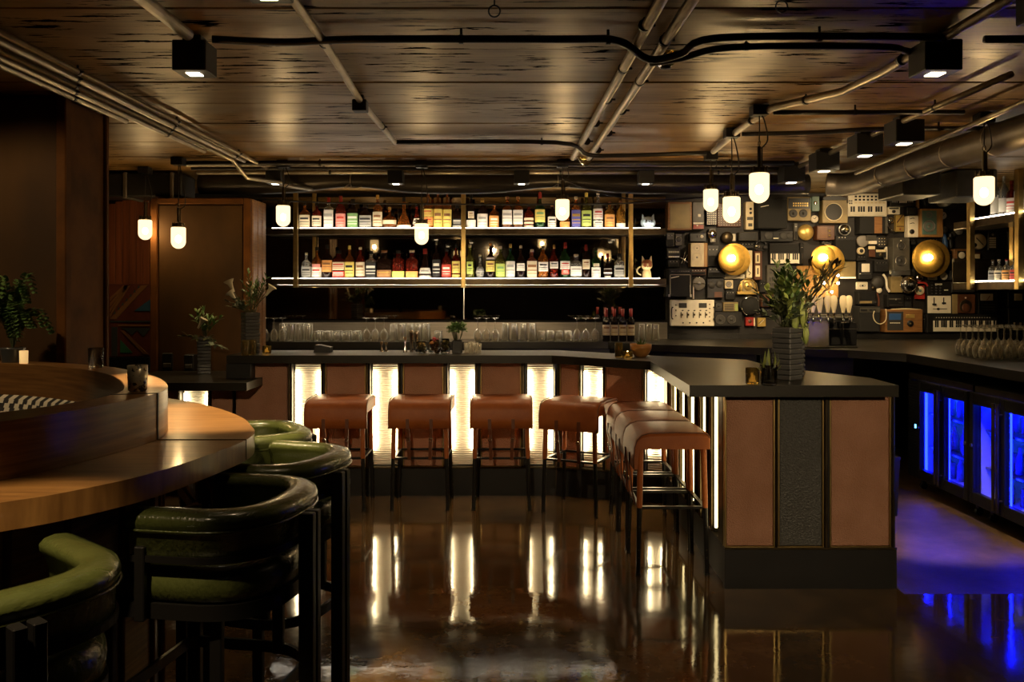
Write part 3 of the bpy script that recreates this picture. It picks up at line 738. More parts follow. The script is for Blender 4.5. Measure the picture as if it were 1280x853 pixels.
# ------------------------------------------------------------------ tan leather bar stools
def make_stool():
    """local axes: +Y is the sitter's forward direction (towards the bar), seat 0.46 wide"""
    t = thing('bar_stool', '', 'bar stool', group='tan leather bar stools')
    W, D, H, th = .45, .415, .80, .095
    # seat: a cushion whose leather rolls over the back edge and hangs down as a flap
    prof = []                                       # outline in (y, z): outside first, then inside
    yb, yf = -D/2-.015, D/2
    outer = [(yf, H-th), (yf, H-.03), (yf-.012, H-.010), (yf-.04, H-.002), (0, H), (yb+.085, H-.004), (yb+.045, H-.016), (yb+.018, H-.042), (yb+.004, H-.085), (yb, H-.14), (yb+.001, H-.205)]
    inner = [(yb+.022, H-.205), (yb+.026, H-.14), (yb+.034, H-th)]
    P = outer+inner; n = len(P)
    q = MB(); xs = [(-W/2, .93), (-W/2+.008, .98), (-W/2+.03, 1.0), (0, 1.004), (W/2-.03, 1.0), (W/2-.008, .98), (W/2, .93)]
    cy, cz = 0, H-.05; vs = []; fs = []
    for x, sc in xs:
        for y, z in P:
            zz = z if z < H-th+.001 else H-th+(z-(H-th))*(1-(1-sc)*3.2)
            vs.append((x, y*(1-(1-sc)*.25), zz))
    for i in range(len(xs)-1):
        for k in range(n): fs.append((i*n+k, i*n+(k+1)%n, (i+1)*n+(k+1)%n, (i+1)*n+k))
    fs = [tuple(reversed(f)) for f in fs]
    q.add(vs, fs, None, 0, True)
    q.add(vs[:n], [tuple(range(n))]); q.add(vs[-n:], [tuple(reversed(range(n)))])
    seat = q.build('seat', M['tan'], t)
    for s in (-1,1):
        q = MB(); q.tube([(s*(W/2-.002), y*.98, z-.002) for y, z in outer[1:]], .0035, 6); q.build('piping', M['strap'], seat)
    lx, ly = .19, .18
    for sx_ in (-1,1):
        for sy_ in (-1,1):
            top = Vector((sx_*(lx-.005), sy_*(ly-.004), H-th)); bot = Vector((sx_*(lx+.012), sy_*(ly+.012), 0)); mid = top.lerp(bot, .46)
            q = MB(); q.cyl(mid, bot, .0145, .0125, 10); q.cyl(bot, bot+Vector((0,0,.012)), .0155, n=10); g = q.build('leg', M['blackmetal'], t)
            q = MB(); q.cyl(top, mid+Vector((0,0,-.006)), .0175, .0165, 10); q.build('leather_sleeve', M['tan'], g)
            q = MB()
            for fz in (.62,.80,.86):
                c = top.lerp(bot, fz); q.cyl((c.x-.017*1,c.y,c.z),(c.x+.017,c.y,c.z),.0045,n=6)
            q.build('rivet', M['bronze'], g)
    hz = .375; u = .46
    for p0, p1 in (((-lx,-ly),(lx,-ly)),((-lx,ly),(lx,ly)),((-lx,-ly),(-lx,ly)),((lx,-ly),(lx,ly))):
        z = hz
        q = MB(); q.tube([(p0[0],p0[1],z),(p1[0],p1[1],z)], 0, flat=(.022,.014)); q.build('stretcher', M['blackmetal'], t)
    for sx_ in (-1,1):
        x = sx_*.085
        q = MB(); q.tube([(x,yb-.004,H-.135),(x,yb-.006,H-.205),(x-.004*sx_,yb+.005,.55),(x-.008*sx_,yb+.012,.45),(x-.010*sx_,-ly-.012,.365)], 0, flat=(.006,.024)); s_ = q.build('strap', M['strap'], t, label='hanging leather strap with a small buckle')
        q = MB(); q.torus((x-.004*sx_, yb-.004, .515), .012, .003, 'Y', 12, 6); q.build('buckle', M['chrome'], s_)
    return t
stool0 = make_stool()
used = False
def put_stool(x, y, rz, label):
    global used
    if not used: used = True; stool0.location = (x,y,0); stool0.rotation_euler = (0,0,rz); stool0['label'] = label; return stool0
    return copy_tree(stool0, (x,y,0), rz, label)
YB_ = 6.36
put_stool(-1.272, YB_, 0, 'tan leather bar stool nearest the green chairs, leftmost of the row at the long bar')
put_stool(-.667, YB_, 0, 'tan leather bar stool, middle one of the three facing the straight bar front')
put_stool(-.077, YB_, 0, 'tan leather bar stool just left of the turned stool, third along the straight bar')
put_stool(.49, 6.235, R(-26), 'tan leather bar stool turned at an angle in the corner of the bar')
put_stool(.895, 5.87, R(-90), 'tan leather bar stool farthest in of the three side on along the peninsula')
put_stool(.895, 5.415, R(-90), 'tan leather bar stool between two others along the peninsula side')
put_stool(.895, 4.96, R(-90), 'tan leather bar stool nearest the camera, in profile beside the peninsula end')

# ------------------------------------------------------------------ green barrel chairs
def make_chair():
    """barrel back bar chair, local +Y forward, open front"""
    t = thing('barrel_chair', '', 'bar chair', group='green barrel back bar chairs')
    HW, HB = .255, .25       # half width of the band, distance of its back from the centre
    def Upath(r, yfront, ybot, n=22, pw=2.6):
        pts = []
        arm = 5
        for i in range(arm): pts.append((-r, yfront+(-.02-yfront)*i/arm))
        for i in range(n+1):
            a = PI+PI*i/n; c, s = math.cos(a), math.sin(a)
            pts.append((r*math.copysign(abs(c)**(2/pw), c), -.02+(ybot-.02)*abs(s)**(2/pw)*-1))
        for i in range(arm): pts.append((r, -.02+(yfront+.02)*(i+1)/arm))
        return pts
    def sweep(path, sec, cap=True):
        n = len(path); m = len(sec); vs = []; fs = []; P = [Vector(p) for p in path]
        for i in range(n):
            tg = (P[min(i+1,n-1)]-P[max(i-1,0)]).normalized(); nr = Vector((-tg.y, tg.x))   # points inwards
            e = .0
            for o, z in sec: vs.append((P[i].x+nr.x*o, P[i].y+nr.y*o, z))
        for i in range(n-1):
            for k in range(m): fs.append((i*m+k, (i+1)*m+k, (i+1)*m+(k+1)%m, i*m+(k+1)%m))
        q = MB(); q.add(vs, fs, None, 0, True)
        # rounded ends
        for base, d in ((0,-1),((n-1)*m,1)):
            tg = (P[1]-P[0]).normalized()*-1 if base == 0 else (P[-1]-P[-2]).normalized()
            ring = vs[base:base+m]; c = Vector((sum(v[0] for v in ring)/m, sum(v[1] for v in ring)/m, sum(v[2] for v in ring)/m))
            v2 = list(ring); L = []
            for f1, f2 in ((.86,.016),(.5,.026)):
                L.append([tuple(c+(Vector(v)-c)*f1+Vector((tg.x,tg.y,0))*f2) for v in ring])
            allv = ring+L[0]+L[1]; ff = []
            for j in range(2):
                for k in range(m):
                    f_ = (j*m+k, j*m+(k+1)%m, (j+1)*m+(k+1)%m, (j+1)*m+k)
                    ff.append(f_ if d > 0 else tuple(reversed(f_)))
            e_ = tuple(2*m+k for k in range(m)); ff.append(e_ if d > 0 else tuple(reversed(e_)))
            q.add(allv, ff, None, 0, True)
        return q
    path = Upath(HW, .125, .25)
    # padded band: roll on top leaning inwards, thin apron below
    sec = [(.0,.862),(.004,.858),(.042,.858),(.050,.866),(.052,.915),(.062,.945),(.075,.962),(.076,.978),(.064,.990),(.040,.995),(.012,.992),(-.008,.982),(-.014,.966),(-.010,.950),(-.002,.940)]
    bd = sweep(path, sec).build('backrest', M['green'], t)
    q = MB(); q.tube([(p[0]*1.045, p[1]*1.045, .944) for p in path], .004, 6); q.build('piping', M['green'], bd)
    q = MB(); q.tube([(x,y,.868) for x,y in Upath(HW+.005,.12,.255)], 0, flat=(.006,.018)); q.build('band_frame', M['blackmetal'], t)
    # seat cushion
    def Dpoly(r, yf, yb, n=22, pw=2.7):
        pts = [(-r, yf-.03), (-r+.03, yf), (r-.03, yf), (r, yf-.03)]
        for i in range(n+1):
            a = PI*i/n; c, s = math.cos(a), math.sin(a)
            pts.append((r*math.copysign(abs(c)**(2/pw), c), -.02-(yb-.02)*abs(s)**(2/pw)))
        return pts
    D = Dpoly(.235, .24, .235); m = len(D); vs = []; fs = []
    lv = [(.94,.742),(1.0,.752),(1.015,.785),(1.0,.812),(.93,.830),(.75,.838),(.4,.842),(.01,.843)]
    for s_, z in lv: vs += [(x*s_, y*s_, z) for x, y in D]
    for j in range(len(lv)-1):
        for k in range(m): fs.append((j*m+k, j*m+(k+1)%m, (j+1)*m+(k+1)%m, (j+1)*m+k))
    q = MB(); q.add(vs, [tuple(reversed(f)) if False else f for f in fs], None, 0, True); q.add(vs[:m], [tuple(reversed(range(m)))]); q.build('seat_cushion', M['green'], t)
    q = MB(); q.prism([(x*1.0,y*1.0) for x,y in Dpoly(.24,.245,.24)], .700, .742, smooth=True); q.build('seat_frame', M['blackmetal'], t)
    # flat bar legs: two rear ones up to the band, two front ones and short arm posts
    for s_ in (-1,1):
        q = MB(); q.rbox(s_*.018-.0135, s_*.018+.0135, -.300, -.256, 0, .945, .003); q.build('back_leg', M['blackmetal'], t)
        q = MB(); q.rbox(s_*.225-.012, s_*.225+.012, .19, .235, 0, .70, .003); q.build('front_leg', M['blackmetal'], t)
        q = MB(); q.rbox(s_*(HW+.004)-.009, s_*(HW+.004)+.009, .075, .105, .70, .90, .003); q.build('arm_post', M['blackmetal'], t)
    q = MB(); fp = [(x*.90, y*.93-.0) for x, y in Dpoly(.235,.235,.235)]
    q.tube([(x,y,.45) for x,y in fp], 0, flat=(.012,.034), closed=True); q.build('foot_rail', M['blackmetal'], t)
    for s_ in (-1,1):
        q = MB(); q.rbox(s_*.19-.011, s_*.19+.011, -.11, -.075, .44, .70, .003); q.build('rail_post', M['blackmetal'], t)
    return t
chair0 = make_chair()
def put_chair(first, x, y, face_to, label):
    rz = math.atan2(face_to[1], face_to[0])-PI/2
    if first: chair0.location = (x,y,0); chair0.rotation_euler = (0,0,rz); chair0['label'] = label
    else: copy_tree(chair0, (x,y,0), rz, label)
put_chair(True, -.86, 2.52, (-.985,.17), 'dark green barrel bar chair seen whole, second from the camera, with black legs')
put_chair(False, -1.146, 1.816, (-.77,.64), 'brightly lit green barrel bar chair cut off by the left frame edge')
put_chair(False, -.875, 3.12, (-.95,.3), 'green barrel bar chair with shining back just behind the whole dark one')
put_chair(False, -1.14, 3.66, (-.86,-.5), 'green barrel bar chair farthest back, only its curved top showing past the booth')

# ------------------------------------------------------------------ conduits on the ceiling
HC = 2.585
def conduit(pts, r, m, label, clamps=(), cat='conduit', name='ceiling_conduit', smooth=0):
    t = thing(name, label, cat, pts[0])
    P = [Vector(p)-Vector(pts[0]) for p in pts]
    if smooth: P = catmull(P, smooth)
    MB().tube(P, r, 10).build('pipe', M[m], t)
    dd = Vector(pts[-1])-Vector(pts[0]); ax_ = Vector((0,1,0)) if abs(dd.x) > abs(dd.y) else Vector((1,0,0))
    for c in clamps:
        c = Vector(c)-Vector(pts[0]); zt = CEIL-.004-pts[0][2]; al_ = Vector((1,0,0)) if ax_.y else Vector((0,1,0)); q = MB()
        q.cyl(c-al_*.009, c+al_*.009, r*1.18, n=10); q.cyl(c+Vector((0,0,r*.9)), Vector((c.x,c.y,zt)), .006, n=6); q.cyl(c+ax_*r*1.1-al_*.004, c+ax_*r*1.9-al_*.004, .006, n=6); q.build('clamp', M['pipe_dark'], t)
    return t
def cl(x, y0, y1, step, z=HC): 
    out = []; y = y0
    while y < y1: out.append((x,y,z)); y += step
    return out
lab = ['innermost', 'second', 'third', 'fourth', 'outermost']
for i, (x, ye, dr) in enumerate(((-1.985,6.95,1),(-2.055,6.55,0),(-2.13,6.5,1),(-2.2,6.1,0),(-2.27,5.02,0))):
    pts = [(x,.4,HC),(x,ye,HC)]
    if dr: pts += [(x+.03,ye+.12,HC-.07),(x+.05,ye+.2,HC-.11),(x+.25,ye+.45,HC-.115)]
    conduit(pts, .0155, 'galv', lab[i]+' pipe of the five parallel ceiling conduits at upper left', cl(x, 1.6+.13*i, ye-.2, 1.15))
conduit([(-1.27,.4,HC),(-1.265,3.33,HC)], .024, 'galv', 'grey ceiling conduit running into the large spotlight box at upper left', cl(-1.265,1.9,3.1,.9))
conduit([(-.735,.4,HC),(-.755,3.35,HC),(-.76,3.6,HC-.005),(-.80,4.52,HC),(-.785,5.75,HC)], .017, 'galv', 'thin grey ceiling conduit from upper left down to the dark cross conduit', [(-.735,2.6,HC),(-.76,3.45,HC),(-.79,5.2,HC)])
conduit([(.545,.4,HC),(.50,4.0,HC),(.455,6.4,HC)], .021, 'galv', 'left pipe of the twin ceiling conduits at centre', cl(.50,2.6,6.2,.62))
conduit([(.645,.4,HC),(.61,4.0,HC),(.575,6.4,HC)], .021, 'galv', 'right pipe of the twin ceiling conduits at centre', cl(.61,2.75,6.2,.66))
conduit([(1.72,.4,HC),(1.70,3.9,HC),(1.66,4.28,HC),(1.42,4.66,HC),(1.405,5.3,HC),(1.44,6.1,HC)], .021, 'galv', 'grey ceiling conduit with a jog feeding the pendant lamps over the peninsula', [(1.715,2.9,HC),(1.69,3.7,HC),(1.54,4.47,HC),(1.405,5.0,HC)])
conduit([(-1.18,3.36,HC-.01),(-.9,3.40,HC-.01),(-.6,3.36,HC-.01),(.2,3.36,HC-.01),(.42,3.38,HC-.01),(.56,3.5,HC-.05),(.68,3.44,HC-.045),(.82,3.34,HC-.01),(1.6,3.33,HC-.01),(1.72,3.36,HC-.01)], .0155, 'pipe_dark', 'black cable across the ceiling dipping under the twin conduits', [(-.2,3.36,HC-.01),(.38,3.37,HC-.01),(1.2,3.33,HC-.01)], cat='cable', name='ceiling_cable', smooth=5)
conduit([(.58,3.58,HC-.045),(.70,3.52,HC-.04),(.9,3.47,HC-.01),(1.48,3.46,HC-.01),(1.62,3.52,HC-.01),(1.70,3.56,HC-.01)], .0145, 'pipe_dark', 'second black cable below the first, right of the twin conduits', [(.95,3.46,HC-.01)], cat='cable', name='ceiling_cable', smooth=5)
conduit([(1.86,3.36,HC-.01),(3.4,3.34,HC-.01)], .0155, 'pipe_dark', 'black cable leaving the right spotlight box towards the frame edge', [(2.1,3.36,HC-.01)], cat='cable', name='ceiling_cable')
conduit([(-.785,5.72,HC),(.30,5.74,HC),(.52,5.92,HC-.05),(.75,5.97,HC-.05),(1.36,5.98,HC-.03)], .015, 'pipe_dark', 'dark cross conduit joining the thin conduit to the twin conduits', [(.2,5.74,HC)], cat='cable', name='ceiling_cable', smooth=5)
conduit([(1.45,4.73,HC-.01),(2.5,4.72,HC-.01)], .014, 'pipe_dark', 'dark conduit running right from the nearest peninsula lamp box', [(1.9,4.725,HC-.01)])
conduit([(1.45,5.38,HC-.01),(1.9,5.32,HC-.01),(2.3,5.2,HC-.01),(3.3,5.2,HC-.01)], .014, 'pipe_dark', 'dark bent conduit running right from the middle peninsula lamp box', [(2.6,5.2,HC-.01)], smooth=4)
conduit([(2.28,3.9,HC-.01),(2.28,7.2,HC-.01)], .016, 'galv', 'conduit carrying the row of spotlights towards the gear wall', cl(2.28,4.6,7.0,.8,HC-.01))
for i, (y, h, r, m, wd) in enumerate(((6.66,2.585,.02,'pipe_dark','nearest'),(6.80,2.59,.012,'galv','second'),(6.92,2.58,.014,'pipe_dark','third'),(7.04,2.565,.017,'galv','fourth, pale'),(7.12,2.59,.012,'pipe_dark','farthest'))):
    conduit([(-2.6,y,h),(2.2,y,h)], r, m, wd+' of the long cross pipes between ceiling and back duct', [(-1.5,y,h),(.4,y,h),(1.7,y,h)])

# ducts
t = thing('flexible_duct', 'dark insulated duct tied at intervals, running across above the bottle shelves', 'duct', (0,7.45,2.53))
pts = []; rr = []
N_ = 84; x0, x1 = -2.72, 2.58
ties = (-1.40, .40)
for i in range(N_+1):
    x = x0+(x1-x0)*i/N_
    g = sum(math.exp(-((x-c)/.42)**2*1.1) for c in ties)
    r = .088-.030*min(1,g)
    pts.append((x, 0, .078-r)); rr.append(r)
MB().tube(pts, rr, 16).build('duct_body', M['flexduct'], t)
for c in ties:
    q = MB(); q.torus((c,0,.02), .062, .006, 'X', 18, 6); q.tube([(c,0,.07),(c,0,CEIL-.005-2.53)], .004, 6); q.tube([(c,-.055,-.01),(c-.05,-.075,-.045),(c+.06,-.07,-.05),(c+.1,-.06,-.035)], .006, 6); q.build('tie', M['galv'], t)
t = thing('spiral_duct', 'round grey spiral duct sweeping along the ceiling at upper right', 'duct', (0,0,0))
P = [(2.90,2.9,2.49),(2.90,4.8,2.49),(2.90,6.4,2.50),(2.92,7.1,2.50),(2.86,7.34,2.505),(2.74,7.42,2.515)]
q = MB(); q.tube(catmull(P,8), .098, 18); q.build('duct_body', M['duct'], t)
for y in (3.6,4.1,4.6,5.1,5.6,6.1,6.6):
    q = MB(); q.torus((2.90,y,2.493), .098, .005, 'Y', 24, 6); q.build('seam', M['galv'], t)
t = thing('thin_duct_pipe', 'thin grey pipe running alongside the spiral duct at upper right', 'pipe', (0,0,0))
q = MB(); q.tube([(2.55,3.4,2.56),(2.62,5.2,2.52),(2.66,6.6,2.5)], .016, 8); q.build('pipe', M['galv'], t)
for i, (x0, x1, y, z0) in enumerate(((3.3,3.62,7.2,2.40),(3.75,4.1,7.2,2.38),(4.95,5.45,6.8,2.42))):
    q = MB(); q.rbox(x0, x1, y, y+.5, z0, CEIL-.003, .01)
    tag(q.build('soffit_box', M['greybox']), ['grey boxed soffit block, leftmost of three behind the spiral duct','grey boxed soffit block, middle of three behind the spiral duct','grey boxed soffit block, rightmost of three, above the hanging shelf'][i], 'soffit')
# black cables drooping in front of the shelf
def cable(pts, r, label): tag(MB().tube(catmull(pts,6), r, 6).build('cable', M['pipe_dark']), label, 'cable')
cable([(-2.62,7.65,CEIL-.002),(-2.5,7.7,2.46),(-1.9,7.75,2.40),(-1.0,7.8,2.385),(.4,7.8,2.38),(1.3,7.75,2.40),(2.2,7.7,2.5),(2.32,7.7,CEIL-.002)], .007, 'black cable sagging across in front of the upper bottles')
cable([(.40,7.3,CEIL-.002),(.42,7.32,2.56),(.75,7.4,2.44),(1.15,7.6,2.40),(1.6,7.7,2.43),(2.4,7.6,2.47),(2.5,7.6,CEIL-.002)], .006, 'black cable drooping right of the centre pendant lamp')

# ------------------------------------------------------------------ spotlights
def spot_box(x, y, w, h, top, label, target=None, e=None, angle=62, light=True):
    t = thing('ceiling_spotlight', label, 'spotlight', (x,y,top))
    q = MB(); q.rbox(-w*.28, w*.28, -w*.28, w*.28, -.03, CEIL-top-.003, .004); q.build('mount', M['black'], t)
    q = MB(); q.rbox(-w/2, w/2, -w/2, w/2, -.03-h, -.03, .004); hs = q.build('housing', M['black'], t)
    if not light: return
    q = MB(); q.rbox(-w*.2, w*.2, -w*.2, w*.2, -.03-h-.003, -.03-h+.004, .001); q.build('lens', M['spotlens'], t)
    z = top-.03-h-.012
    lamp('spot_light', 'SPOT', (x,y,z), e or E_SPOT, (1,.73,.41), target, .03, angle, .5)
T0 = CEIL-.002
spot_box(-1.29, 3.47, .135, .122, T0, 'black cube ceiling spotlight at upper left shining on the booth ledge', (-1.20,3.42,1.1), E_SPOT*3.6, 41)
spot_box(-.735, 2.56, .13, .122, T0, 'black cube ceiling spotlight cut by the top edge left of centre', (-.6,3.2,0), E_SPOT*.12)
spot_box(1.72, 3.47, .15, .122, T0, 'largest black cube ceiling spotlight at upper right before the peninsula', (1.5,4.78,1.36), E_SPOT*1.2, 24)
spot_box(-.80, 4.5, .075, .06, CEIL-.0, 'small black junction cube on the thin conduit left of centre', light=False)
GT = [(2.75,5.7,0),(2.9,8.9,1.55),(3.7,8.9,1.6),(2.6,8.8,1.2)]
for i, (px, y, wd) in enumerate(((1130,5.05,'nearest'),(1081,5.5,'second'),(1030,6.2,'third'),(989,6.85,'farthest'))):
    spot_box((px-640)*y/F, y, .168, .132, T0, 'black cube spotlight, '+wd+' of four in the row aimed at the gear wall', GT[i], E_SPOT*(3.0,3.2,3.2,2.2)[i], 40)
for i, (px, wd) in enumerate(((344,'leftmost'),(495,'second from the left'),(652,'third from the left'),(807,'rightmost'))):
    spot_box((px-640)*7.0/F, 7.0, .125, .105, CEIL-.02, 'black cube spotlight, '+wd+' of four above the bar and bottle shelves', (((px-640)*7.0/F)-.12, 6.7, 1.1), E_SPOT*.42, 75)
spot_box(1.75, 2.78, .14, .122, T0, 'black cube ceiling spotlight cut by the right frame edge', (1.75,3.5,0), E_SPOT*.2)
for i, x in enumerate((2.35,3.55)):  # pair of spotlights added to brighten the upper gear
    spot_box(x, 8.0, .11, .08, CEIL-.002, ('left','right')[i]+' of two small black spotlights added behind the duct to brighten the gear wall', (x-.1,9.05,1.75), E_SPOT*.55, 105)
spot_box(-1.25, 1.35, .135, .122, T0, 'black cube ceiling spotlight out of view above the nearest green chair', (-1.12,1.86,.8), E_SPOT*2.2, 36)
spot_box(1.95, -1.7, .14, .122, T0, 'black cube spotlight added out of view at the right to light the peninsula end', (1.62,4.54,.72), E_SPOT*9.5, 19)  # added lamp behind the camera, lights the peninsula panels
spot_box(-2.75, 3.2, .14, .122, T0, 'black cube spotlight added out of view to light the booth and fern', (-2.5,4.5,1.35), E_SPOT*.55, 85)  # unseen lamp put in as fill for fern and column
spot_box(-.4, .3, .14, .122, T0, 'black cube spotlight added as fill, out of view above the camera', (-.95,6.6,.80), E_SPOT*5.5, 29)  # added fill lamp, brightens the bar front from the camera side

# sensor plates and hooks
def sensor(p, w, label):
    t = thing('ceiling_sensor', label, 'sensor', p)
    q = MB(); q.lathe([(w,0),(w*.9,-.012),(w*.45,-.05),(w*.3,-.055)], 4, Matrix.Rotation(PI/4,4,'Z')); q.build('cover', M['smokeglass'], t)
    q = MB(); q.lathe([(w*.25,-.05),(w*.25,-.062),(.001,-.064)], 12); q.build('lens', M['black'], t)
sensor((.66,3.66,CEIL-.02), .09, 'clear tapered sensor under the twin conduits near the top centre')
sensor((.56,6.5,CEIL-.02), .085, 'clear tapered sensor at the far end of the twin conduits')
def hook(px, py, label):
    d = zfloor(py, 2*EYE-CEIL) if False else (CEIL-.07-EYE)*F/(365-py)
    p = at(px, py, d); q = MB(); q.tube([(p.x,p.y,CEIL-.002),(p.x,p.y,CEIL-.05)], .003, 6); q.torus((p.x,p.y,CEIL-.07), .02, .003, 'Y', 16, 6)
    tag(q.build('ceiling_hook', M['pipe_dark']), label, 'hook')
hook(618, 14, 'small open ring hook on the ceiling near the top centre'); hook(977, 8, 'small open ring hook on the ceiling right of the twin conduits')

# ------------------------------------------------------------------ pendant lamps
def pendant(px, ybot, d, label, loops=False, canopy=True):
    k = d/F; b = at(px, ybot, d)
    t = thing('pendant_lamp', label, 'pendant lamp', b)
    r = .0545; H = .165
    q = MB(); pr = [(1e-4,0)]
    for i in range(1,9): a = PI/2*i/8; pr.append((r*math.sin(a), r-r*math.cos(a)))
    pr += [(r,H-.006),(r-.006,H),(.02,H)]
    q.lathe(pr, 24, caps=False); q.build('globe', M['globe'], t, label='glowing opal glass globe')
    q = MB(); q.sphere((0,0,.075), .022, 12, 8, sz=1.3); q.build('bulb', M['pendbulb'], t)
    q = MB(); q.lathe([(.04,H+.001),(.043,H+.004),(.043,H+.03),(.02,H+.034)], 20)
    for i in range(10): a = 2*PI*i/10; q.cyl((.044*math.cos(a),.044*math.sin(a),H+.002),(.044*math.cos(a),.044*math.sin(a),H+.036),.005,n=6)
    q.build('socket', M['bronze'], t)
    q = MB(); q.cyl((0,0,H+.03),(0,0,H+.15),.0105,n=10); q.cyl((.016,0,H+.03),(.016,0,H+.14),.004,n=6); q.build('stem', M['bronze'], t)
    q = MB(); q.torus((0,0,H+.168), .016, .003, 'X', 14, 6); q.build('ring', M['bronze'], t)
    topz = CEIL-.05-b.z
    q = MB(); q.tube(catmull([(0,0,H+.18),(.002,0,(H+.18+topz)/2),(0,0,topz)],4), .0035, 6); q.tube(catmull([(.012,0,H+.14),(.05,.01,H+.19),(.03,0,(H+.25+topz)/2),(.01,0,topz)],5), .004, 6); q.build('cord', M['pipe_dark'], t)
    if canopy: q = MB(); q.rbox(-.045,.045,-.045,.045,topz-.01,CEIL-b.z-.003,.004); q.build('canopy', M['black'], t)
    return t
for px, yb, d, lb in ((949,254,4.75,'opal pendant lamp, nearest and largest of three over the peninsula'),(914.5,279,5.43,'opal pendant lamp hanging lowest of three over the peninsula'),
        (888.5,265,6.34,'opal pendant lamp, farthest and leftmost of three over the peninsula'),(703,276,6.72,'opal pendant lamp in front of the right bay of bottles'),
        (527,306,6.75,'opal pendant lamp hanging lowest before the left bay of bottles'),(354,283.5,6.75,'opal pendant lamp at the left end of the bottle shelf'),
        (1230,257,4.96,'opal pendant lamp at the right edge before the hanging shelf'),(181.5,300,7.1,'opal pendant lamp, left one of the two by the rust partition'),(223,311,6.6,'opal pendant lamp, right one of the two by the rust partition')):
    pendant(px, yb, d, lb)

# ------------------------------------------------------------------ bottles on the shelves
LIQ = {'amber': (.42,.13,.02), 'red': (.30,.03,.015), 'dark': (.05,.02,.012), 'green': (.03,.12,.03), 'clear': (.75,.75,.68), 'olive': (.30,.30,.05), 'orange': (.75,.25,.03), 'pink': (.55,.2,.14), 'honey': (.6,.3,.05)}
for k_, c_ in LIQ.items(): M['liq_'+k_] = mat('bottle_glass_'+k_, c_, .06, trans=.75, ior=1.25, spec=.6)
LAB = {'cream': (.72,.62,.42), 'white': (.80,.76,.66), 'pink': (.75,.30,.25), 'green': (.20,.38,.14), 'yellow': (.80,.65,.16), 'orange': (.75,.36,.10), 'red': (.55,.06,.04), 'blue': (.10,.10,.35), 'black': (.02,.02,.02), 'brown': (.28,.13,.05), 'lime': (.50,.62,.14), 'grey': (.35,.34,.3)}
for k_, c_ in LAB.items(): M['lab_'+k_] = mat('label_'+k_, c_, .55)
PRN = {'dark': M['lab_black'], 'brown': M['lab_brown'], 'red': M['lab_red'], 'white': M['lab_white'], 'green': M['lab_green'], 'gold': M['gold'], 'grey': M['lab_grey']}
CAPS = {'black': M['black'], 'gold': M['gold'], 'red': M['red'], 'cream': M['lab_cream'], 'white': M['lab_white'], 'brown': M['lab_brown'], 'yellow': M['lab_yellow'], 'steel': M['steel'], 'orange': M['lab_orange']}
SHAPES = {  # body height, shoulder end, neck radius (of half width), section exponent, depth ratio, base flare
    'round': (.58,.74,.30,1,1,1), 'square': (.62,.72,.32,.45,.8,1), 'tall': (.52,.70,.28,1,1,1), 'flask': (.52,.72,.24,.7,.6,1), 'decanter': (.40,.62,.22,1,.7,1.0),
    'cognac': (.12,.52,.20,1,.8,1.0), 'cone': (.15,.66,.30,1,1,1.0), 'squat': (.62,.74,.36,.5,.75,1), 'slim': (.60,.74,.34,1,1,1), 'ball': (.5,.66,.28,1,1,1)}
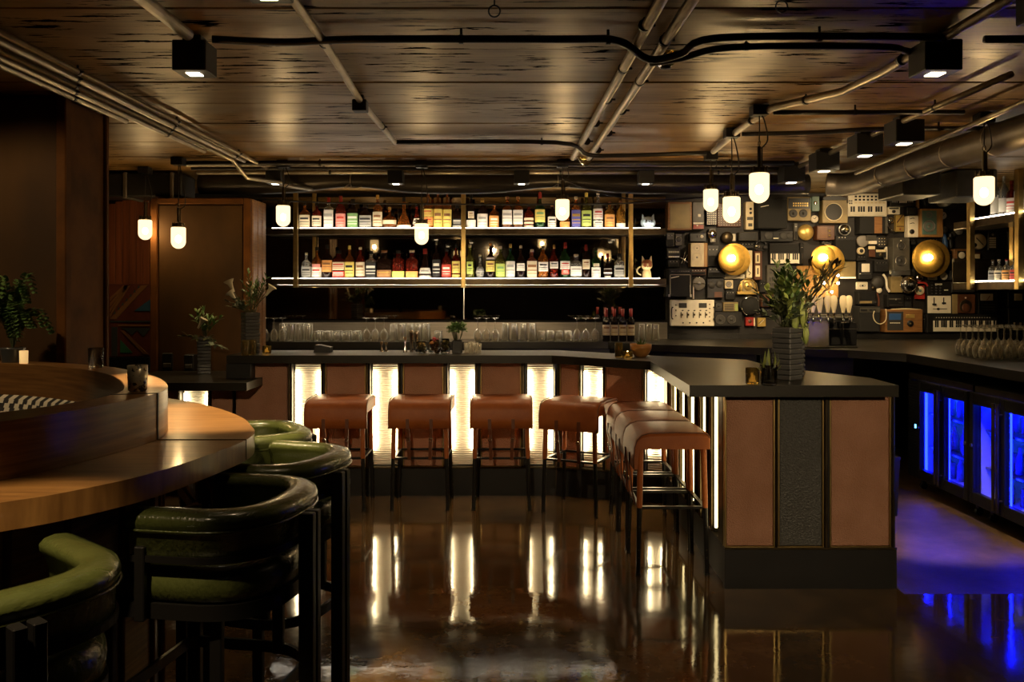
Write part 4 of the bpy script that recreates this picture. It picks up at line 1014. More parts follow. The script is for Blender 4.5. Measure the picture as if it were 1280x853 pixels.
def bottle(loc, W, H, shape, liq, capc, labs, label, group, capf=.10):
    t = thing('liquor_bottle', label, 'bottle', loc, 0, group)
    r = W/2; bh, sh, nk, exn, dr, _ = SHAPES[shape]
    if shape == 'ball':
        pr = [(r*.6,0)]+[(r*math.sin(a), H*.27-H*.27*math.cos(a)) for a in [PI*(.25+.62*i/8) for i in range(9)]]+[(r*.26,H*.60),(r*.26,H*.9),(r*.3,H*.91)]
    elif shape in ('cone','cognac'):
        pr = [(r*.92,0),(r,.01),(r*.99,H*bh),(r*.72,H*(bh+(sh-bh)*.45)),(r*(nk+.06),H*sh),(r*nk,H*(sh+.06)),(r*nk,H*.92),(r*nk*1.2,H*.93)]
    else:
        pr = [(r*.90,0),(r,.008),(r,H*bh),(r*.93,H*(bh+(sh-bh)*.35)),(r*.62,H*(bh+(sh-bh)*.75)),(r*(nk+.04),H*sh),(r*nk,H*(sh+.04)),(r*nk,H*.92),(r*nk*1.15,H*.925)]
    q = MB(); q.lathe(pr, 20, None, 0, exn, dr); q.build('bottle_body', M['liq_'+liq], t)
    q = MB(); cr_ = r*nk*1.22
    if capf > .1 and capc in ('red','black','gold','yellow','steel'):
        q.lathe([(cr_,H*(1-capf)),(cr_*.95,H*.995),(cr_*.8,H)], 14)
    else: q.lathe([(cr_,H*.915),(cr_,H*.995),(cr_*.8,H)], 14)
    q.build('cap', CAPS[capc], t)
    for z0, z1, lc, pc, wf in labs:
        rr = r*1.012
        # radius at this height
        def rad(z):
            for (ra,za),(rb,zb) in zip(pr, pr[1:]):
                if za <= z <= zb and zb > za: return ra+(rb-ra)*(z-za)/(zb-za)
            return pr[-1][0]
        a = R(78*wf)
        sg = lambda u: math.copysign(abs(u)**exn, u)
        def arc(z0, z1, a, off, zs=3, n=10):
            vs = []; fs = []
            for j in range(zs):
                z = z0+(z1-z0)*j/(zs-1); ra = rad(z)*1.0+off
                for i in range(n+1):
                    th = -PI/2-a+2*a*i/n
                    vs.append((sg(math.cos(th))*ra, sg(math.sin(th))*ra*dr-(off if dr < 1 else 0), z))
            for j in range(zs-1):
                for i in range(n): fs.append((j*(n+1)+i, j*(n+1)+i+1, (j+1)*(n+1)+i+1, (j+1)*(n+1)+i))
            return vs, fs
        q = MB(); q.add(*arc(H*z0, H*z1, a, .0012), None, 0, True)
        # flat print: an emblem and two rules
        if pc:
            h = z1-z0
            q.add(*arc(H*(z0+h*.62), H*(z0+h*.78), a*.55, .0018, 2, 6), None, 1, True)
            q.add(*arc(H*(z0+h*.40), H*(z0+h*.46), a*.7, .0018, 2, 6), None, 1, True)
            q.add(*arc(H*(z0+h*.22), H*(z0+h*.26), a*.6, .0018, 2, 6), None, 1, True)
        q.build('label', [M['lab_'+lc], PRN.get(pc, M['lab_black'])], t)
    return t
ZB = 8.735; kB = ZB/F
def row(items, hz, group, where, kind='bottle'):
    n = len(items)
    for i, (px, top, w, shape, liq, capc, labs, desc) in enumerate(items):
        ytop = EYE+(365-top)*kB
        b = bottle(((px-640)*kB, ZB, hz+.001), w*kB, ytop-hz, shape, liq, capc, labs, f'{desc}, {ORD[i]} from left, {where}', group, .18 if capc == 'red' else .12)
L = lambda z0,z1,c,p='dark',wf=1: (z0,z1,c,p,wf)
row([
 (381,253,13,'flask','amber','black',[L(.08,.52,'cream')],'amber flask bottle with cream label'),
 (396,254,12,'round','red','black',[L(.10,.50,'cream')],'red amber bottle with cream label'),
 (411,247,11.5,'square','clear','red',[L(.05,.60,'white','grey')],'square bottle with tall white label'),
 (426,245,12.5,'round','red','red',[L(.06,.46,'pink','red')],'bottle with pink label and red cap'),
 (441,249,13,'squat','dark','black',[L(.06,.52,'green','white')],'dark bottle with green label'),
 (457,256,15,'squat','dark','black',[L(.08,.55,'grey','dark'),],'wide dark bottle with grey lettered label'),
 (472,244,12,'round','amber','gold',[L(.08,.50,'cream','brown')],'amber bottle with gold ball cap'),
 (487,259,17,'decanter','amber','gold',[L(.22,.40,'cream',None)],'low wide decanter with cream band'),
 (505,247,18,'cognac','amber','black',[L(.02,.12,'white',None)],'long necked cognac bottle with wide base'),
 (521,255,11,'cone','red','black',[L(.06,.42,'white')],'small conical bottle with white label'),
 (535,237,13,'tall','orange','steel',[L(.08,.30,'orange','red'),L(.31,.5,'yellow','red')],'tall orange bottle with grey neck'),
 (547.5,237,11,'tall','amber','brown',[L(.04,.50,'yellow','brown')],'tall bottle with glowing yellow label'),
 (559,238,11,'tall','amber','brown',[L(.04,.50,'yellow','brown')],'tall bottle with yellow label beside its twin'),
 (571.5,257,11,'squat','dark','black',[L(.18,.42,'black','white'),L(.05,.15,'white')],'short dark bottle with black label')],
 H_UP, 'bottles on the upper shelf, left bay', 'upper left bay')
row([
 (589,243,11.5,'tall','dark','black',[L(.03,.26,'white',None),L(.30,.5,'cream','brown',.5)],'dark bottle with white label and neck oval'),
 (603,249,13,'round','dark','gold',[L(.03,.50,'white','grey')],'bottle with big white label and gold cap'),
 (617.5,255,12,'round','amber','brown',[L(.06,.52,'orange','white')],'amber bottle with peach label'),
 (634,246,12,'square','amber','brown',[L(.14,.58,'white','grey')],'square amber bottle with white label'),
 (647.5,246,12,'square','amber','brown',[L(.14,.58,'white','grey')],'square amber bottle with white label beside its twin'),
 (661,255,12,'round','red','black',[L(.06,.14,'cream',None),L(.2,.28,'cream',None),L(.34,.44,'cream',None)],'red bottle with three cream bands'),
 (675,240,12.5,'tall','green','red',[L(.18,.52,'yellow','green')],'green bottle with yellow label and red cap'),
 (690,256,10.5,'round','dark','brown',[L(.08,.50,'white','dark')],'small dark bottle with arched white label'),
 (706,250,12.5,'round','amber','gold',[L(.04,.24,'orange','gold')],'amber bottle hidden behind the pendant lamp'),
 (720,246,11,'square','orange','cream',[L(.06,.58,'blue','gold')],'orange bottle with purple blue label'),
 (733,241,12.5,'tall','olive','yellow',[L(.08,.50,'lime','dark')],'clear bottle with lime yellow label'),
 (747.5,240,12,'tall','clear','white',[L(.26,.54,'white','red'),L(.06,.22,'white')],'clear bottle with white label and white cap'),
 (762,252,12.5,'round','honey','brown',[L(.08,.52,'orange','brown')],'honey coloured bottle with orange label'),
 (776,251,11.5,'round','honey','brown',[L(.03,.20,'white',None)],'honey coloured bottle with low white label')],
 H_UP, 'bottles on the upper shelf, right bay', 'upper right bay')
row([
 (383,316,12,'flask','clear','cream',[L(.06,.46,'grey','dark')],'short clear flask with grey label'),
 (396,309,12.5,'tall','amber','black',[L(.05,.36,'white','red'),L(.36,.46,'pink',None,.7)],'amber bottle with pink and white label'),
 (409,306,13,'round','dark','black',[L(.20,.54,'orange','brown')],'dark bottle with round orange label'),
 (423.5,313,15,'squat','red','black',[L(.30,.58,'cream','red'),L(.06,.26,'red','white')],'wide red bottle with cream and red label'),
 (437,307,12,'tall','amber','yellow',[L(.06,.50,'yellow','dark')],'amber bottle with yellow label and yellow cap'),
 (450.5,309,11.5,'round','red','cream',[L(.08,.52,'cream','brown')],'red amber bottle with oval cream label'),
 (464,314,12.5,'square','clear','black',[L(.06,.58,'black','white')],'square bottle with black and white label'),
 (480.5,313,18,'squat','dark','brown',[L(.05,.30,'brown','gold')],'broad dark bottle with low brown label'),
 (498,313,15.5,'squat','red','black',[L(.03,.26,'lime',None)],'broad red bottle with low lime label'),
 (515,313,15.5,'squat','red','cream',[L(.03,.26,'orange',None)],'broad red bottle with low orange label'),
 (531.5,311,16,'cone','dark','red',[L(.03,.36,'white','grey')],'cone shaped bottle with red cap and white label'),
 (545.5,301,10.5,'tall','dark','steel',[L(.06,.50,'black','white')],'tall black bottle with white ornament'),
 (558,310,12,'round','red','black',[L(.06,.46,'red','white')],'dark bottle with red and white label'),
 (570,305,10,'tall','red','black',[L(.16,.50,'yellow','brown'),L(.04,.12,'yellow',None)],'slim dark bottle with yellow label')],
 H_LO, 'bottles on the lower shelf, left bay', 'lower left bay')
row([
 (587.5,306,11.5,'tall','olive','cream',[L(.14,.50,'lime','dark',.5)],'yellow green bottle with narrow label'),
 (600,318,11,'ball','clear','cream',[L(.10,.48,'white','grey',.8)],'small round bottle with oval white label'),
 (613,304,11,'tall','dark','orange',[L(.20,.50,'yellow','brown'),L(.54,.6,'white',None)],'bottle with yellow label and orange cap'),
 (625.5,308,11.5,'round','olive','cream',[L(.06,.46,'lime','green')],'olive bottle with lime green label'),
 (638,305,11.5,'tall','green','gold',[L(.05,.50,'white','grey')],'green bottle with tall white label'),
 (651,307,10.5,'tall','dark','cream',[L(.24,.46,'white','grey')],'dark bottle with square white label'),
 (665,312,12,'square','pink','cream',[L(.05,.60,'cream','brown')],'square rosy bottle with large cream label'),
 (679,307,12.5,'round','orange','steel',[L(.22,.50,'white','dark')],'bright orange bottle with white label'),
 (692.5,306,10.5,'tall','red','gold',[L(.30,.50,'white','dark'),],'deep red bottle with white label and gold cap'),
 (706.5,303,12.5,'tall','green','red',[L(.26,.48,'white','red'),L(.12,.25,'red','white',.6)],'green bottle with red cap and red emblem'),
 (720,318,14,'squat','clear','cream',[L(.12,.5,'white','grey')],'short clear bottle with white label'),
 (732.5,306,10,'round','dark','red',[L(.28,.56,'cream','brown',.8)],'dark bottle with red cap and cream oval'),
 (745,309,11.5,'tall','green','black',[L(.04,.36,'white','grey'),L(.38,.48,'cream',None,.5)],'dark green bottle with white label'),
 (759.5,317,12,'ball','dark','red',[L(.06,.40,'white',None,.8)],'dark bottle with round white label'),
 (774,317,12.5,'squat','clear','black',[L(.08,.52,'grey','dark')],'squat bottle with grey picture label')],
 H_LO, 'bottles on the lower shelf, right bay', 'lower right bay')

# figurines at the right end of the shelf
M['catblue'] = mat('pale_blue_ceramic', (.45,.58,.68), .3); M['fox'] = mat('cream_ceramic', (.72,.55,.26), .35); M['foxred'] = mat('russet_ceramic', (.30,.10,.04), .4)
t = thing('cat_figurine', 'small round pale blue cat figurine on the upper shelf right of the bottles', 'figurine', ((810-640)*kB, ZB, H_UP+.001)); s = kB
q = MB(); q.sphere((0,0,8*s), 9*s, 18, 12, sx=1.05, sz=.88); b = q.build('body', M['catblue'], t)
q = MB()
for e in (-1,1): q.cyl((e*5.5*s,0,13*s),(e*7*s,0,19*s),2.6*s,.3*s,8)
q.build('ears', M['catblue'], t)
q = MB(); 
for e in (-1,1): q.sphere((e*3.4*s,-8.2*s,10*s), 1.2*s, 8, 6)
q.sphere((0,-9.1*s,8.5*s), .7*s, 8, 6)
for e in (-1,1): q.tube([(e*2*s,-9*s,7.6*s),(e*6*s,-7.9*s,8.2*s)], .25*s, 5)
q.build('face', M['lab_black'], t)
q = MB(); q.sphere((0,-6.5*s,2.8*s), 2.6*s, 10, 8, sx=2); q.build('paws', M['lab_white'], t)
t = thing('fox_figurine', 'cream fox figurine with dark ringed eyes at the right end of the lower shelf', 'figurine', ((808.5-640)*kB, ZB, H_LO+.001))
q = MB(); q.lathe([(5.6*s,0),(6*s,1.5*s),(5.2*s,8*s),(4*s,12*s)], 16); q.build('body', M['fox'], t)
q = MB(); q.sphere((0,0,17*s), 7*s, 18, 12, sz=.95); q.build('head', M['fox'], t)
q = MB(); q.lathe([(7.1*s,19*s),(6.4*s,21.5*s),(4*s,23.6*s),(.1*s,24.2*s)], 18); q.build('hair', M['foxred'], t)
q = MB()
for e in (-1,1): q.cyl((e*4.2*s,0,22*s),(e*5.6*s,0,28.5*s),2.4*s,.3*s,8)
q.build('ears', M['fox'], t)
q = MB()
for e in (-1,1): q.cyl((e*3*s,-5.6*s,17*s),(e*3*s,-6.8*s,17*s),2.5*s,n=14)
q.sphere((0,-7*s,14.8*s), .9*s, 8, 6); q.build('eyes', M['foxred'], t)
q = MB(); q.torus((-7*s,1*s,10*s), 5*s, 1.1*s, 'Y', 16, 8, a0=PI*.55, a1=PI*1.5); q.build('tail', M['fox'], t)

# bottles on the hanging shelf at the right
def sidebottle(px, py_top, w, hz, y, shape, liq, capc, labs, label, group):
    kk = y/F; x = (px-640)*kk
    bottle((x, y, hz+.001), w*kk, EYE+(365-py_top)*kk-hz, shape, liq, capc, labs, label, group)
for i, (y, top, shape, liq, cap, labs, ds) in enumerate(((7.85,216,'tall','clear','steel',[L(.1,.5,'white',None)],'clear bottle with grey stopper'),(7.72,213,'tall','clear','black',[L(.1,.4,'white',None)],'clear bottle with black cap'),
        (7.6,226,'round','red','red',[L(.1,.5,'white','red')],'red bottle with white label'),(7.48,210,'tall','clear','gold',[L(.3,.5,'white',None),L(.7,.8,'cream','brown')],'clear bottle with cream neck label'),(7.36,208,'tall','olive','cream',[L(.1,.5,'white',None),L(.7,.8,'cream','brown')],'pale yellow bottle with cream neck label'),(7.1,206,'tall','honey','gold',[L(.1,.5,'white',None)],'honey bottle cut by the frame edge'))):
    x = SXX+.13; kk = y/F; b_ = bottle((x,y,u+.001), .085, EYE+(365-top)*kk-u, shape, liq, cap, labs, ds+', upper tier of hanging shelf', 'bottles on the right hanging shelf'); b_.rotation_euler.z = R(-50)
for i, (y, liq, cap, lc, ds) in enumerate(((7.88,'clear','steel','grey','small clear bottle with grey label'),(7.78,'clear','cream','cream','small clear bottle with oval cream label'),(7.66,'clear','red','orange','small bottle with red cap and orange label'),(7.54,'clear','black','red','small bottle with black cap and red label'),(7.42,'amber','red','yellow','small amber bottle with red cap'),(7.1,'amber','gold','white','small amber bottle with gold cap'))):
    b_ = bottle((SXX+.12,y,l+.001), .075, .205, 'round', liq, cap, [L(.08,.5,lc,'dark')], ds+', lower tier of hanging shelf', 'bottles on the right hanging shelf'); b_.rotation_euler.z = R(-50)

# ------------------------------------------------------------------ the wall of audio gear
WY = 9.05                      # the wall plane
GK = 8.93/F                    # metres per photograph pixel on the gear's faces
TG = Matrix(((1,0,0,0),(0,0,-1,0),(0,1,0,0),(0,0,0,1)))      # local z of a lathe points out of the wall
def gear(name, label, cat, x0, y0, x1, y1, depth, body, feats=(), gap=0.0, group=None, bodyname='cabinet', chamfer=.006):
    """a box shaped device on the wall; the rectangle and the features are read off the photograph"""
    cx, cy = (x0+x1)/2, (y0+y1)/2
    yf = WY-gap-depth
    t = thing(name, label, cat, ((cx-640)*GK, WY-gap, EYE+(365-cy)*GK), 0, group)
    W, H = (x1-x0)*GK/2, (y1-y0)*GK/2
    if body: 
        q = MB(); q.rbox(-W, W, -depth, -.001, -H, H, chamfer); q.build(bodyname, M[body], t)
    def P(x, y): return ((x-cx)*GK, (cy-y)*GK)
    for f in feats:
        k = f[0]; q = MB()
        if k == 'cone':          # loudspeaker: rim ring, cone and dust cap
            _, x, y, r, rim, cone = f; X, Z = P(x,y); r *= GK
            T = Matrix.Translation((X,-depth,Z)) @ TG
            q.lathe([(r*.86,.001),(r*.90,.010),(r,.010),(r*1.02,.0)], 22, T, caps=False); o = q.build('speaker_rim', M[rim], t)
            q = MB(); q.lathe([(r*.9,.008),(r*.78,.010),(r*.40,.002),(r*.36,.003),(r*.2,.010),(.0005,.012)], 22, T, caps=False); q.build('speaker_cone', M[cone], o)
        elif k == 'disc':        # plain round disc / dial
            _, x, y, r, m, h = f[:6]; X, Z = P(x,y); r *= GK
            q.lathe([(r,-.002),(r,h*.7),(r*.9,h),(.0005,h)], 22, Matrix.Translation((X,-depth,Z)) @ TG, caps=False); q.build(f[6] if len(f) > 6 else 'dial', M[m], t)
        elif k == 'ring':
            _, x, y, r, m, h = f[:6]; X, Z = P(x,y); q.torus((X,-depth-h*.4,Z), r*GK, h, 'Y', 24, 6); q.build(f[6] if len(f) > 6 else 'ring', M[m], t)
        elif k == 'box':
            _, xa, ya, xb, yb, m, h = f[:7]; a = P(xa,yb); b = P(xb,ya); q.rbox(a[0], b[0], -depth-h, -depth+.003, a[1], b[1], .002); q.build(f[7] if len(f) > 7 else 'panel', M[m], t)
        elif k == 'grid':        # rows of small knobs / buttons / faders, one part
            _, xa, ya, xb, yb, nx, nz, m, rw, rh, h = f[:11]
            for i in range(nx):
                for j in range(nz):
                    X, Z = P(xa+(xb-xa)*(i+.5)/nx, ya+(yb-ya)*(j+.5)/nz)
                    if len(f) > 12 and f[12] == 'round': q.lathe([(rw*GK,-.001),(rw*GK*.85,h)], 8, Matrix.Translation((X,-depth,Z)) @ TG)
                    else: q.box(X-rw*GK, X+rw*GK, -depth-h, -depth+.001, Z-rh*GK, Z+rh*GK)
            o = q.build(f[11] if len(f) > 11 else 'knob_rows', M[m], t); o['kind'] = 'stuff'
        elif k == 'keys':
            _, xa, ya, xb, yb, n = f; 
            for i in range(n):
                a = P(xa+(xb-xa)*i/n, yb); b = P(xa+(xb-xa)*(i+1)/n, ya); q.box(a[0]+.0008, b[0]-.0008, -depth-.008, -depth+.002, a[1], b[1])
            o = q.build('white_keys', M['white'], t); o['kind'] = 'stuff'
            q = MB()
            for i in range(n-1):
                if i % 7 in (2, 6): continue
                xm = xa+(xb-xa)*(i+1)/n; w_ = (xb-xa)/n*.34; a = P(xm-w_, ya+(yb-ya)*.62); b = P(xm+w_, ya); q.box(a[0], b[0], -depth-.014, -depth-.004, a[1], b[1])
            o = q.build('black_keys', M['black'], t); o['kind'] = 'stuff'
        elif k == 'tube':
            _, pts, r, m, h = f[:5]; q.tube(catmull([(P(x,y)[0], -depth-h, P(x,y)[1]) for x, y in pts], 5), r*GK, 7); q.build(f[5] if len(f) > 5 else 'cord', M[m], t)
        elif k == 'dome':
            _, x, y, r, m = f[:5]; X, Z = P(x,y); q.sphere((X,-depth,Z), r*GK, 18, 12, sy=.55); q.build(f[5] if len(f) > 5 else 'dome', M[m], t)
        elif k == 'slash':       # small pale logo bar set slanting
            _, x, y, w_, m = f; X, Z = P(x,y); q.prism([(X-w_*GK,Z-.010),(X+w_*GK,Z+.008),(X+w_*GK,Z+.014),(X-w_*GK,Z-.002)], 0, .004, Matrix.Translation((0,-depth,0)) @ TG); q.build('badge', M[m], t)
    return t
G = gear
# --- left third
G('speaker_cabinet','plain brown wooden speaker cabinet at the top left of the gear wall','speaker',834,253,864,288,.16,'woodbox',[('box',836.5,255.5,861.5,286,'olivebox',.006,'grille'),('disc',858,283,1,'brass',.004,'badge')])
G('tape_machine','grey tape machine with a red strip right of the plain wooden speaker','tape machine',866,252,881,287,.10,'greybox',[('box',873,267.5,876.5,271,'white',.004),('box',867,278,880,280,'white',.004,'strip'),('box',867,281,880,286,'red',.004,'strip'),('disc',872,282,1,'white',.006,'knob')])
G('drum_pad','black perforated panel with rows of pale dots under a pendant','drum machine',884,255,898,281,.07,'dkgrey',[('grid',885,265,897,281,5,6,'white',.55,.55,.003,'dot_rows')])
G('perforated_board','brown perforated board behind the lowest peninsula pendant','board',899,253,929,283,.04,'darkwood',[('grid',899,258,929,282,9,8,'cream',.4,.4,.002,'hole_rows')])
G('cassette_deck','narrow cream cassette deck standing upright with two black reels','cassette deck',933,252,943,287,.10,'cream',[('disc',939,261,1.6,'black',.006,'reel'),('disc',939,266,1.6,'black',.006,'reel'),('box',934.5,271,942,275,'greybox',.004),('box',936,279,941,283,'greybox',.004)],.0)
G('guitar_amp','large black guitar amplifier with a slanting pale badge, upper middle','amplifier',945,250,981,286,.20,'cloth',[('slash',953,259,5,'white'),('box',945,247,981,250.5,'dkgrey',.002,'control_panel')])
G('box_gauge','small grey gauge box with a round dial at the left edge','gauge',845,292,854,307,.07,'greybox',[('disc',849.5,299,3.6,'cone',.008),('ring',849.5,299,3.6,'white',.003)])
G('tuner','small black tuner with one silver knob above the cream speaker','tuner',863,291,884,302,.09,'dkgrey',[('disc',878,295.5,2,'white',.01,'knob'),('disc',873,295.5,1.2,'greybox',.008,'knob')])
G('lantern','silver and glass lantern beside the small black tuner','lantern',886.5,284,897.5,304,.05,None,[('dome',892,292,6.5,'chrome','reflector'),('box',888,285,896,289,'greybox',.02,'top_cap'),('box',889,297.5,896,303,'chrome',.03,'base'),('box',891,299,894,301.5,'white',.034,'window')])
G('bell_alarm','round bronze alarm bell with small white lever','bell',904,288,922,305,.04,None,[('disc',911,296.5,7.5,'bronze',.03,'bell'),('ring',911,296.5,7,'brass',.004),('box',917,292,921.5,301,'white',.02,'lever')])
G('amp_head','plain grey amplifier head right of the bronze bell','amplifier',924,290,947,301,.12,'greybox',[('box',925,291,946,300,'dkgrey',.004)])
G('bookshelf_speaker','cream faced two cone speaker in a wooden cabinet, left of the first brass lamp','speaker',863,304,884,334,.14,'orangebox',[('box',863,304,879,333.5,'cream',.01,'baffle'),('cone',870.5,310.5,4,'greycone','cone'),('cone',870.5,322,6,'cream','greycone')])
G('effects_rack','black rack of small silver switches at the left edge of the gear wall','rack',834,310,850.5,323,.10,'dkgrey',[('grid',836,312,849.5,318,8,1,'steel',.5,1.2,.005),('grid',836,319.5,849.5,322.5,8,1,'white',.6,.8,.005)])
G('tangle_of_jacks','bundle of silver jack plugs hanging left of the cream speaker','plugs',851,313,862,331,.05,None,[('tube',[(853,330),(856,322),(858,314)],.8,'chrome',.01),('tube',[(856,330),(858,323),(861,318)],.7,'chrome',.015),('tube',[(852,322),(857,325),(861,328)],.7,'galv',.02)],gap=.0)
G('combo_amp','black guitar combo amplifier with silver corners above the cream mixer','amplifier',834,336,863,371,.20,'cloth',[('box',836,337.5,861,341.5,'dkgrey',.006,'control_panel'),('grid',837,338,860,341,10,1,'steel',.5,.5,.006),('slash',842,347,5,'white'),('box',833.6,368,836,371.4,'steel',.004,'corner'),('box',860.5,368,863.2,371.4,'steel',.004,'corner'),('box',836,343.4,861,344.2,'galv',.003,'edge_trim'),('box',835.6,344,836.4,368,'galv',.003,'edge_trim'),('box',860.6,344,861.4,368,'galv',.003,'edge_trim')])
G('desk_fan','silver round desk fan on a thin stand between combo amplifier and reels','fan',866,345,884,374,.05,None,[('disc',875,354.5,8,'greycone',.03,'fan_disc'),('ring',875,354.5,8,'chrome',.005),('box',868,354,882,355.2,'chrome',.04,'bar'),('box',867,355,869,374,'galv',.02,'stand'),('disc',875,354.5,2,'steel',.05,'hub')])
G('twin_reel','small black recorder with two dark reels','recorder',885,348,906,373,.08,'dkgrey',[('disc',890.5,356.5,4.4,'cone',.012,'reel'),('disc',900.5,355.5,4.6,'cone',.012,'reel'),('ring',890.5,356.5,4,'greybox',.003),('ring',900.5,355.5,4.2,'greybox',.003),('box',894,365,904,372,'darkwood',.006)])
G('intercom','small cream intercom box with a dark round speaker','intercom',907.5,350,918,361,.07,'cream',[('cone',912.5,355.5,3.6,'black','greycone')])
G('mantel_clock','gold half round mantel clock below the first brass lamp','clock',922,348,950,368,.06,None,[('disc',936,359,10.5,'gold',.02,'case'),('box',922,364.5,949.5,368,'gold',.04,'base'),('box',929,352,943.5,364.5,'olivebox',.03,'face_plate'),('disc',936,358,5.6,'gold',.04,'clock_face'),('disc',935.5,358,1.2,'black',.044,'hub'),('tube',[(924,364),(926,355),(931,350),(936,348.5),(941,350),(946,355),(948,364)],.8,'brass',.03,'rim')])
G('snare_drum','round black drum with a chrome ring beside the plant','drum',925,370,951,396,.07,None,[('disc',938,382.5,11.5,'cloth',.05,'drum_shell'),('ring',938,382.5,11.5,'black',.006),('tube',[(931,373.5),(938,371),(945,373),(949,379)],.6,'chrome',.06,'chrome_rim'),('tube',[(927,384),(929,390),(933,394)],.6,'chrome',.06,'chrome_rim')])
G('hook_clamp','bright chrome clamp at the lower right of the black drum','clamp',947,385,955,394,.02,None,[('ring',951,389.5,3,'chrome',.008)])
G('dj_mixer','large cream mixing desk with black faders and two meters at the lower left','mixer',839.5,375,893.5,408,.10,'white',[('box',849,379,859,385,'cone',.004,'meter'),('box',874,379,884,385,'cone',.004,'meter'),('grid',848,390,886,398,5,1,'black',.5,3.6,.004,'fader_slots'),('grid',849,391,887,396,5,1,'bronze',1.2,1.2,.014,'faders'),('grid',850,387,887,389.5,5,1,'black',1,.6,.008),('grid',844,378,846.5,398,1,3,'black',.8,.8,.01,'knobs','round'),('grid',886,378,889,404,1,5,'darkwood',.9,.9,.01,'knobs','round'),('grid',850,402.5,884,405,4,1,'black',1,.8,.01,'knobs','round'),('tube',[(841.5,384),(839.8,386),(839.8,397),(841.5,399)],.8,'black',.02,'handle'),('tube',[(891.5,384),(893.4,386),(893.4,397),(891.5,399)],.8,'black',.02,'handle')])
G('twin_speaker_box','low black box with two round speakers right of the cream mixer','speaker',893.8,390,927.5,408,.13,'dkgrey',[('cone',900,399.5,6,'greybox','cone'),('cone',914,399.5,5.4,'greybox','cone')])
G('mini_speaker','very small black cube speaker above the low twin speaker box','speaker',895,378,904.5,389.6,.08,'dkgrey',[('cone',899.5,382.8,3.4,'greybox','cone')])
G('label_radio','small tan radio with dark lines and a yellow end piece','radio',905.5,378,924.5,389.6,.07,'olivebox',[('grid',906.5,380,919,388.5,1,4,'black',5.8,.5,.003,'grille_lines'),('box',920,380,924,389,'palegreen',.004,'end_piece')])
G('red_tin','small red tin with a round emblem near the drum','tin',934,397,946,408,.06,'red',[('box',944,398,946,408,'cream',.003,'edge'),('disc',939.5,402,2.4,'darkwood',.004,'emblem')])
G('yellow_gauge','small square yellow gauge with a needle beside the red tin','gauge',949,397.5,959.5,409,.06,'gold',[('tube',[(951,406),(957,400)],.4,'white',.006,'needle'),('tube',[(950.5,405),(954,401.5),(958,400.5)],.3,'black',.004,'scale')])
# --- middle
G('strip_recorder','tall cream strip recorder right of the first brass lamp','recorder',934,313,941.5,347.5,.09,'cream',[('tube',[(937.5,330),(936,338),(939,341),(937,344)],.4,'black',.004,'print'),('grid',936,317,939,328,1,5,'greybox',.8,.4,.002)])
G('meter_strip','dark red upright box with two lit cream windows','meter',943.5,314,953.5,350,.10,'darkwood',[('box',945,316.5,950.5,329,'cream',.006,'window'),('box',945,332,950.5,346,'cream',.006,'window'),('box',947,319,948.6,327,'black',.008,'slot'),('box',947,335,948.6,343,'black',.008,'slot')])
G('headphones','black headphones with a silver ring above the small keyboard','headphones',945,299.5,961,313.8,.05,None,[('ring',953.5,307,6.5,'black',.013,'headband'),('disc',948.5,308,3.6,'chrome',.03,'ear_cup'),('disc',958.5,309,3.2,'black',.03,'ear_cup')])
G('tape_deck','long black tape deck with three dark reels under the large amplifier','tape deck',952,288,993,302,.08,'dkgrey',[('disc',962,294.5,5,'cone',.008,'reel'),('disc',981,294.5,4.6,'cone',.008,'reel'),('disc',989,294.5,3.8,'cone',.008,'reel'),('box',968,289,975,300,'black',.006),('box',968,297,974.5,298.5,'white',.008,'label_strip')])
G('small_keyboard','small black keyboard with twelve white keys in the middle of the gear wall','keyboard',963.5,303.5,1001,330.2,.08,'dkgrey',[('keys',964.5,317,1000.5,329.2,14),('box',965,305,1000,315.5,'cloth',.003)])
G('synth_module','grey synthesizer module with rows of dark buttons behind the plant','synthesizer',960.5,331,989,367,.07,'greybox',[('grid',963,335,984,343,5,2,'black',1.6,.5,.004),('grid',963,346.5,985,352,8,1,'black',.6,2.4,.003),('grid',962,353,986,364,12,2,'dkgrey',.5,1.8,.004),('disc',967,347,1,'black',.006,'knob')])
G('boombox','olive boombox with two round speakers at the top of the gear wall','boombox',984,246.5,1013.5,276,.13,'olivebox',[('box',985,248,1013,261,'dkgrey',.006,'dial_panel'),('cone',991,267,5,'black','cone'),('cone',1003.5,267,5,'black','cone'),('grid',990,253,1010,259,7,2,'gold',.8,.8,.01),('box',1011.8,247,1013.4,262,'teal',.01,'edge')])
G('green_meter','small green box with a glinting dial beside the boombox','meter',1015.5,245,1025.5,264,.10,'teal',[('disc',1020,253.5,2.2,'chrome',.01)])
G('wall_clock','small round white clock under the green box','clock',1016,268,1027,279,.03,None,[('disc',1021.5,273,4.6,'white',.02,'clock_face'),('ring',1021.5,273,4.8,'greybox',.005),('tube',[(1021.5,273),(1023.5,270)],.35,'black',.022,'hand'),('tube',[(1021.5,273),(1019.5,272)],.35,'black',.022,'hand')])
G('record_player','tan portable record player with a large black circle','record player',1028,250,1060,279,.12,'olivebox',[('disc',1042,265,10.6,'cone',.008,'platter'),('ring',1042,265,10.8,'cream',.006),('box',1029,245,1060,250.3,'black',.0,'lid'),('tube',[(1030,246),(1045,244.5),(1058,246.5)],.6,'chrome',.01,'handle'),('box',1058,246,1060,254,'chrome',.01,'arm')])
G('mirror_ball','round mottled bronze ball beside the red brown radio','ball',1000,279,1020,302,.05,None,[('dome',1010,290,10,'gold','ball'),('ring',1010,290,10,'bronze',.004)])
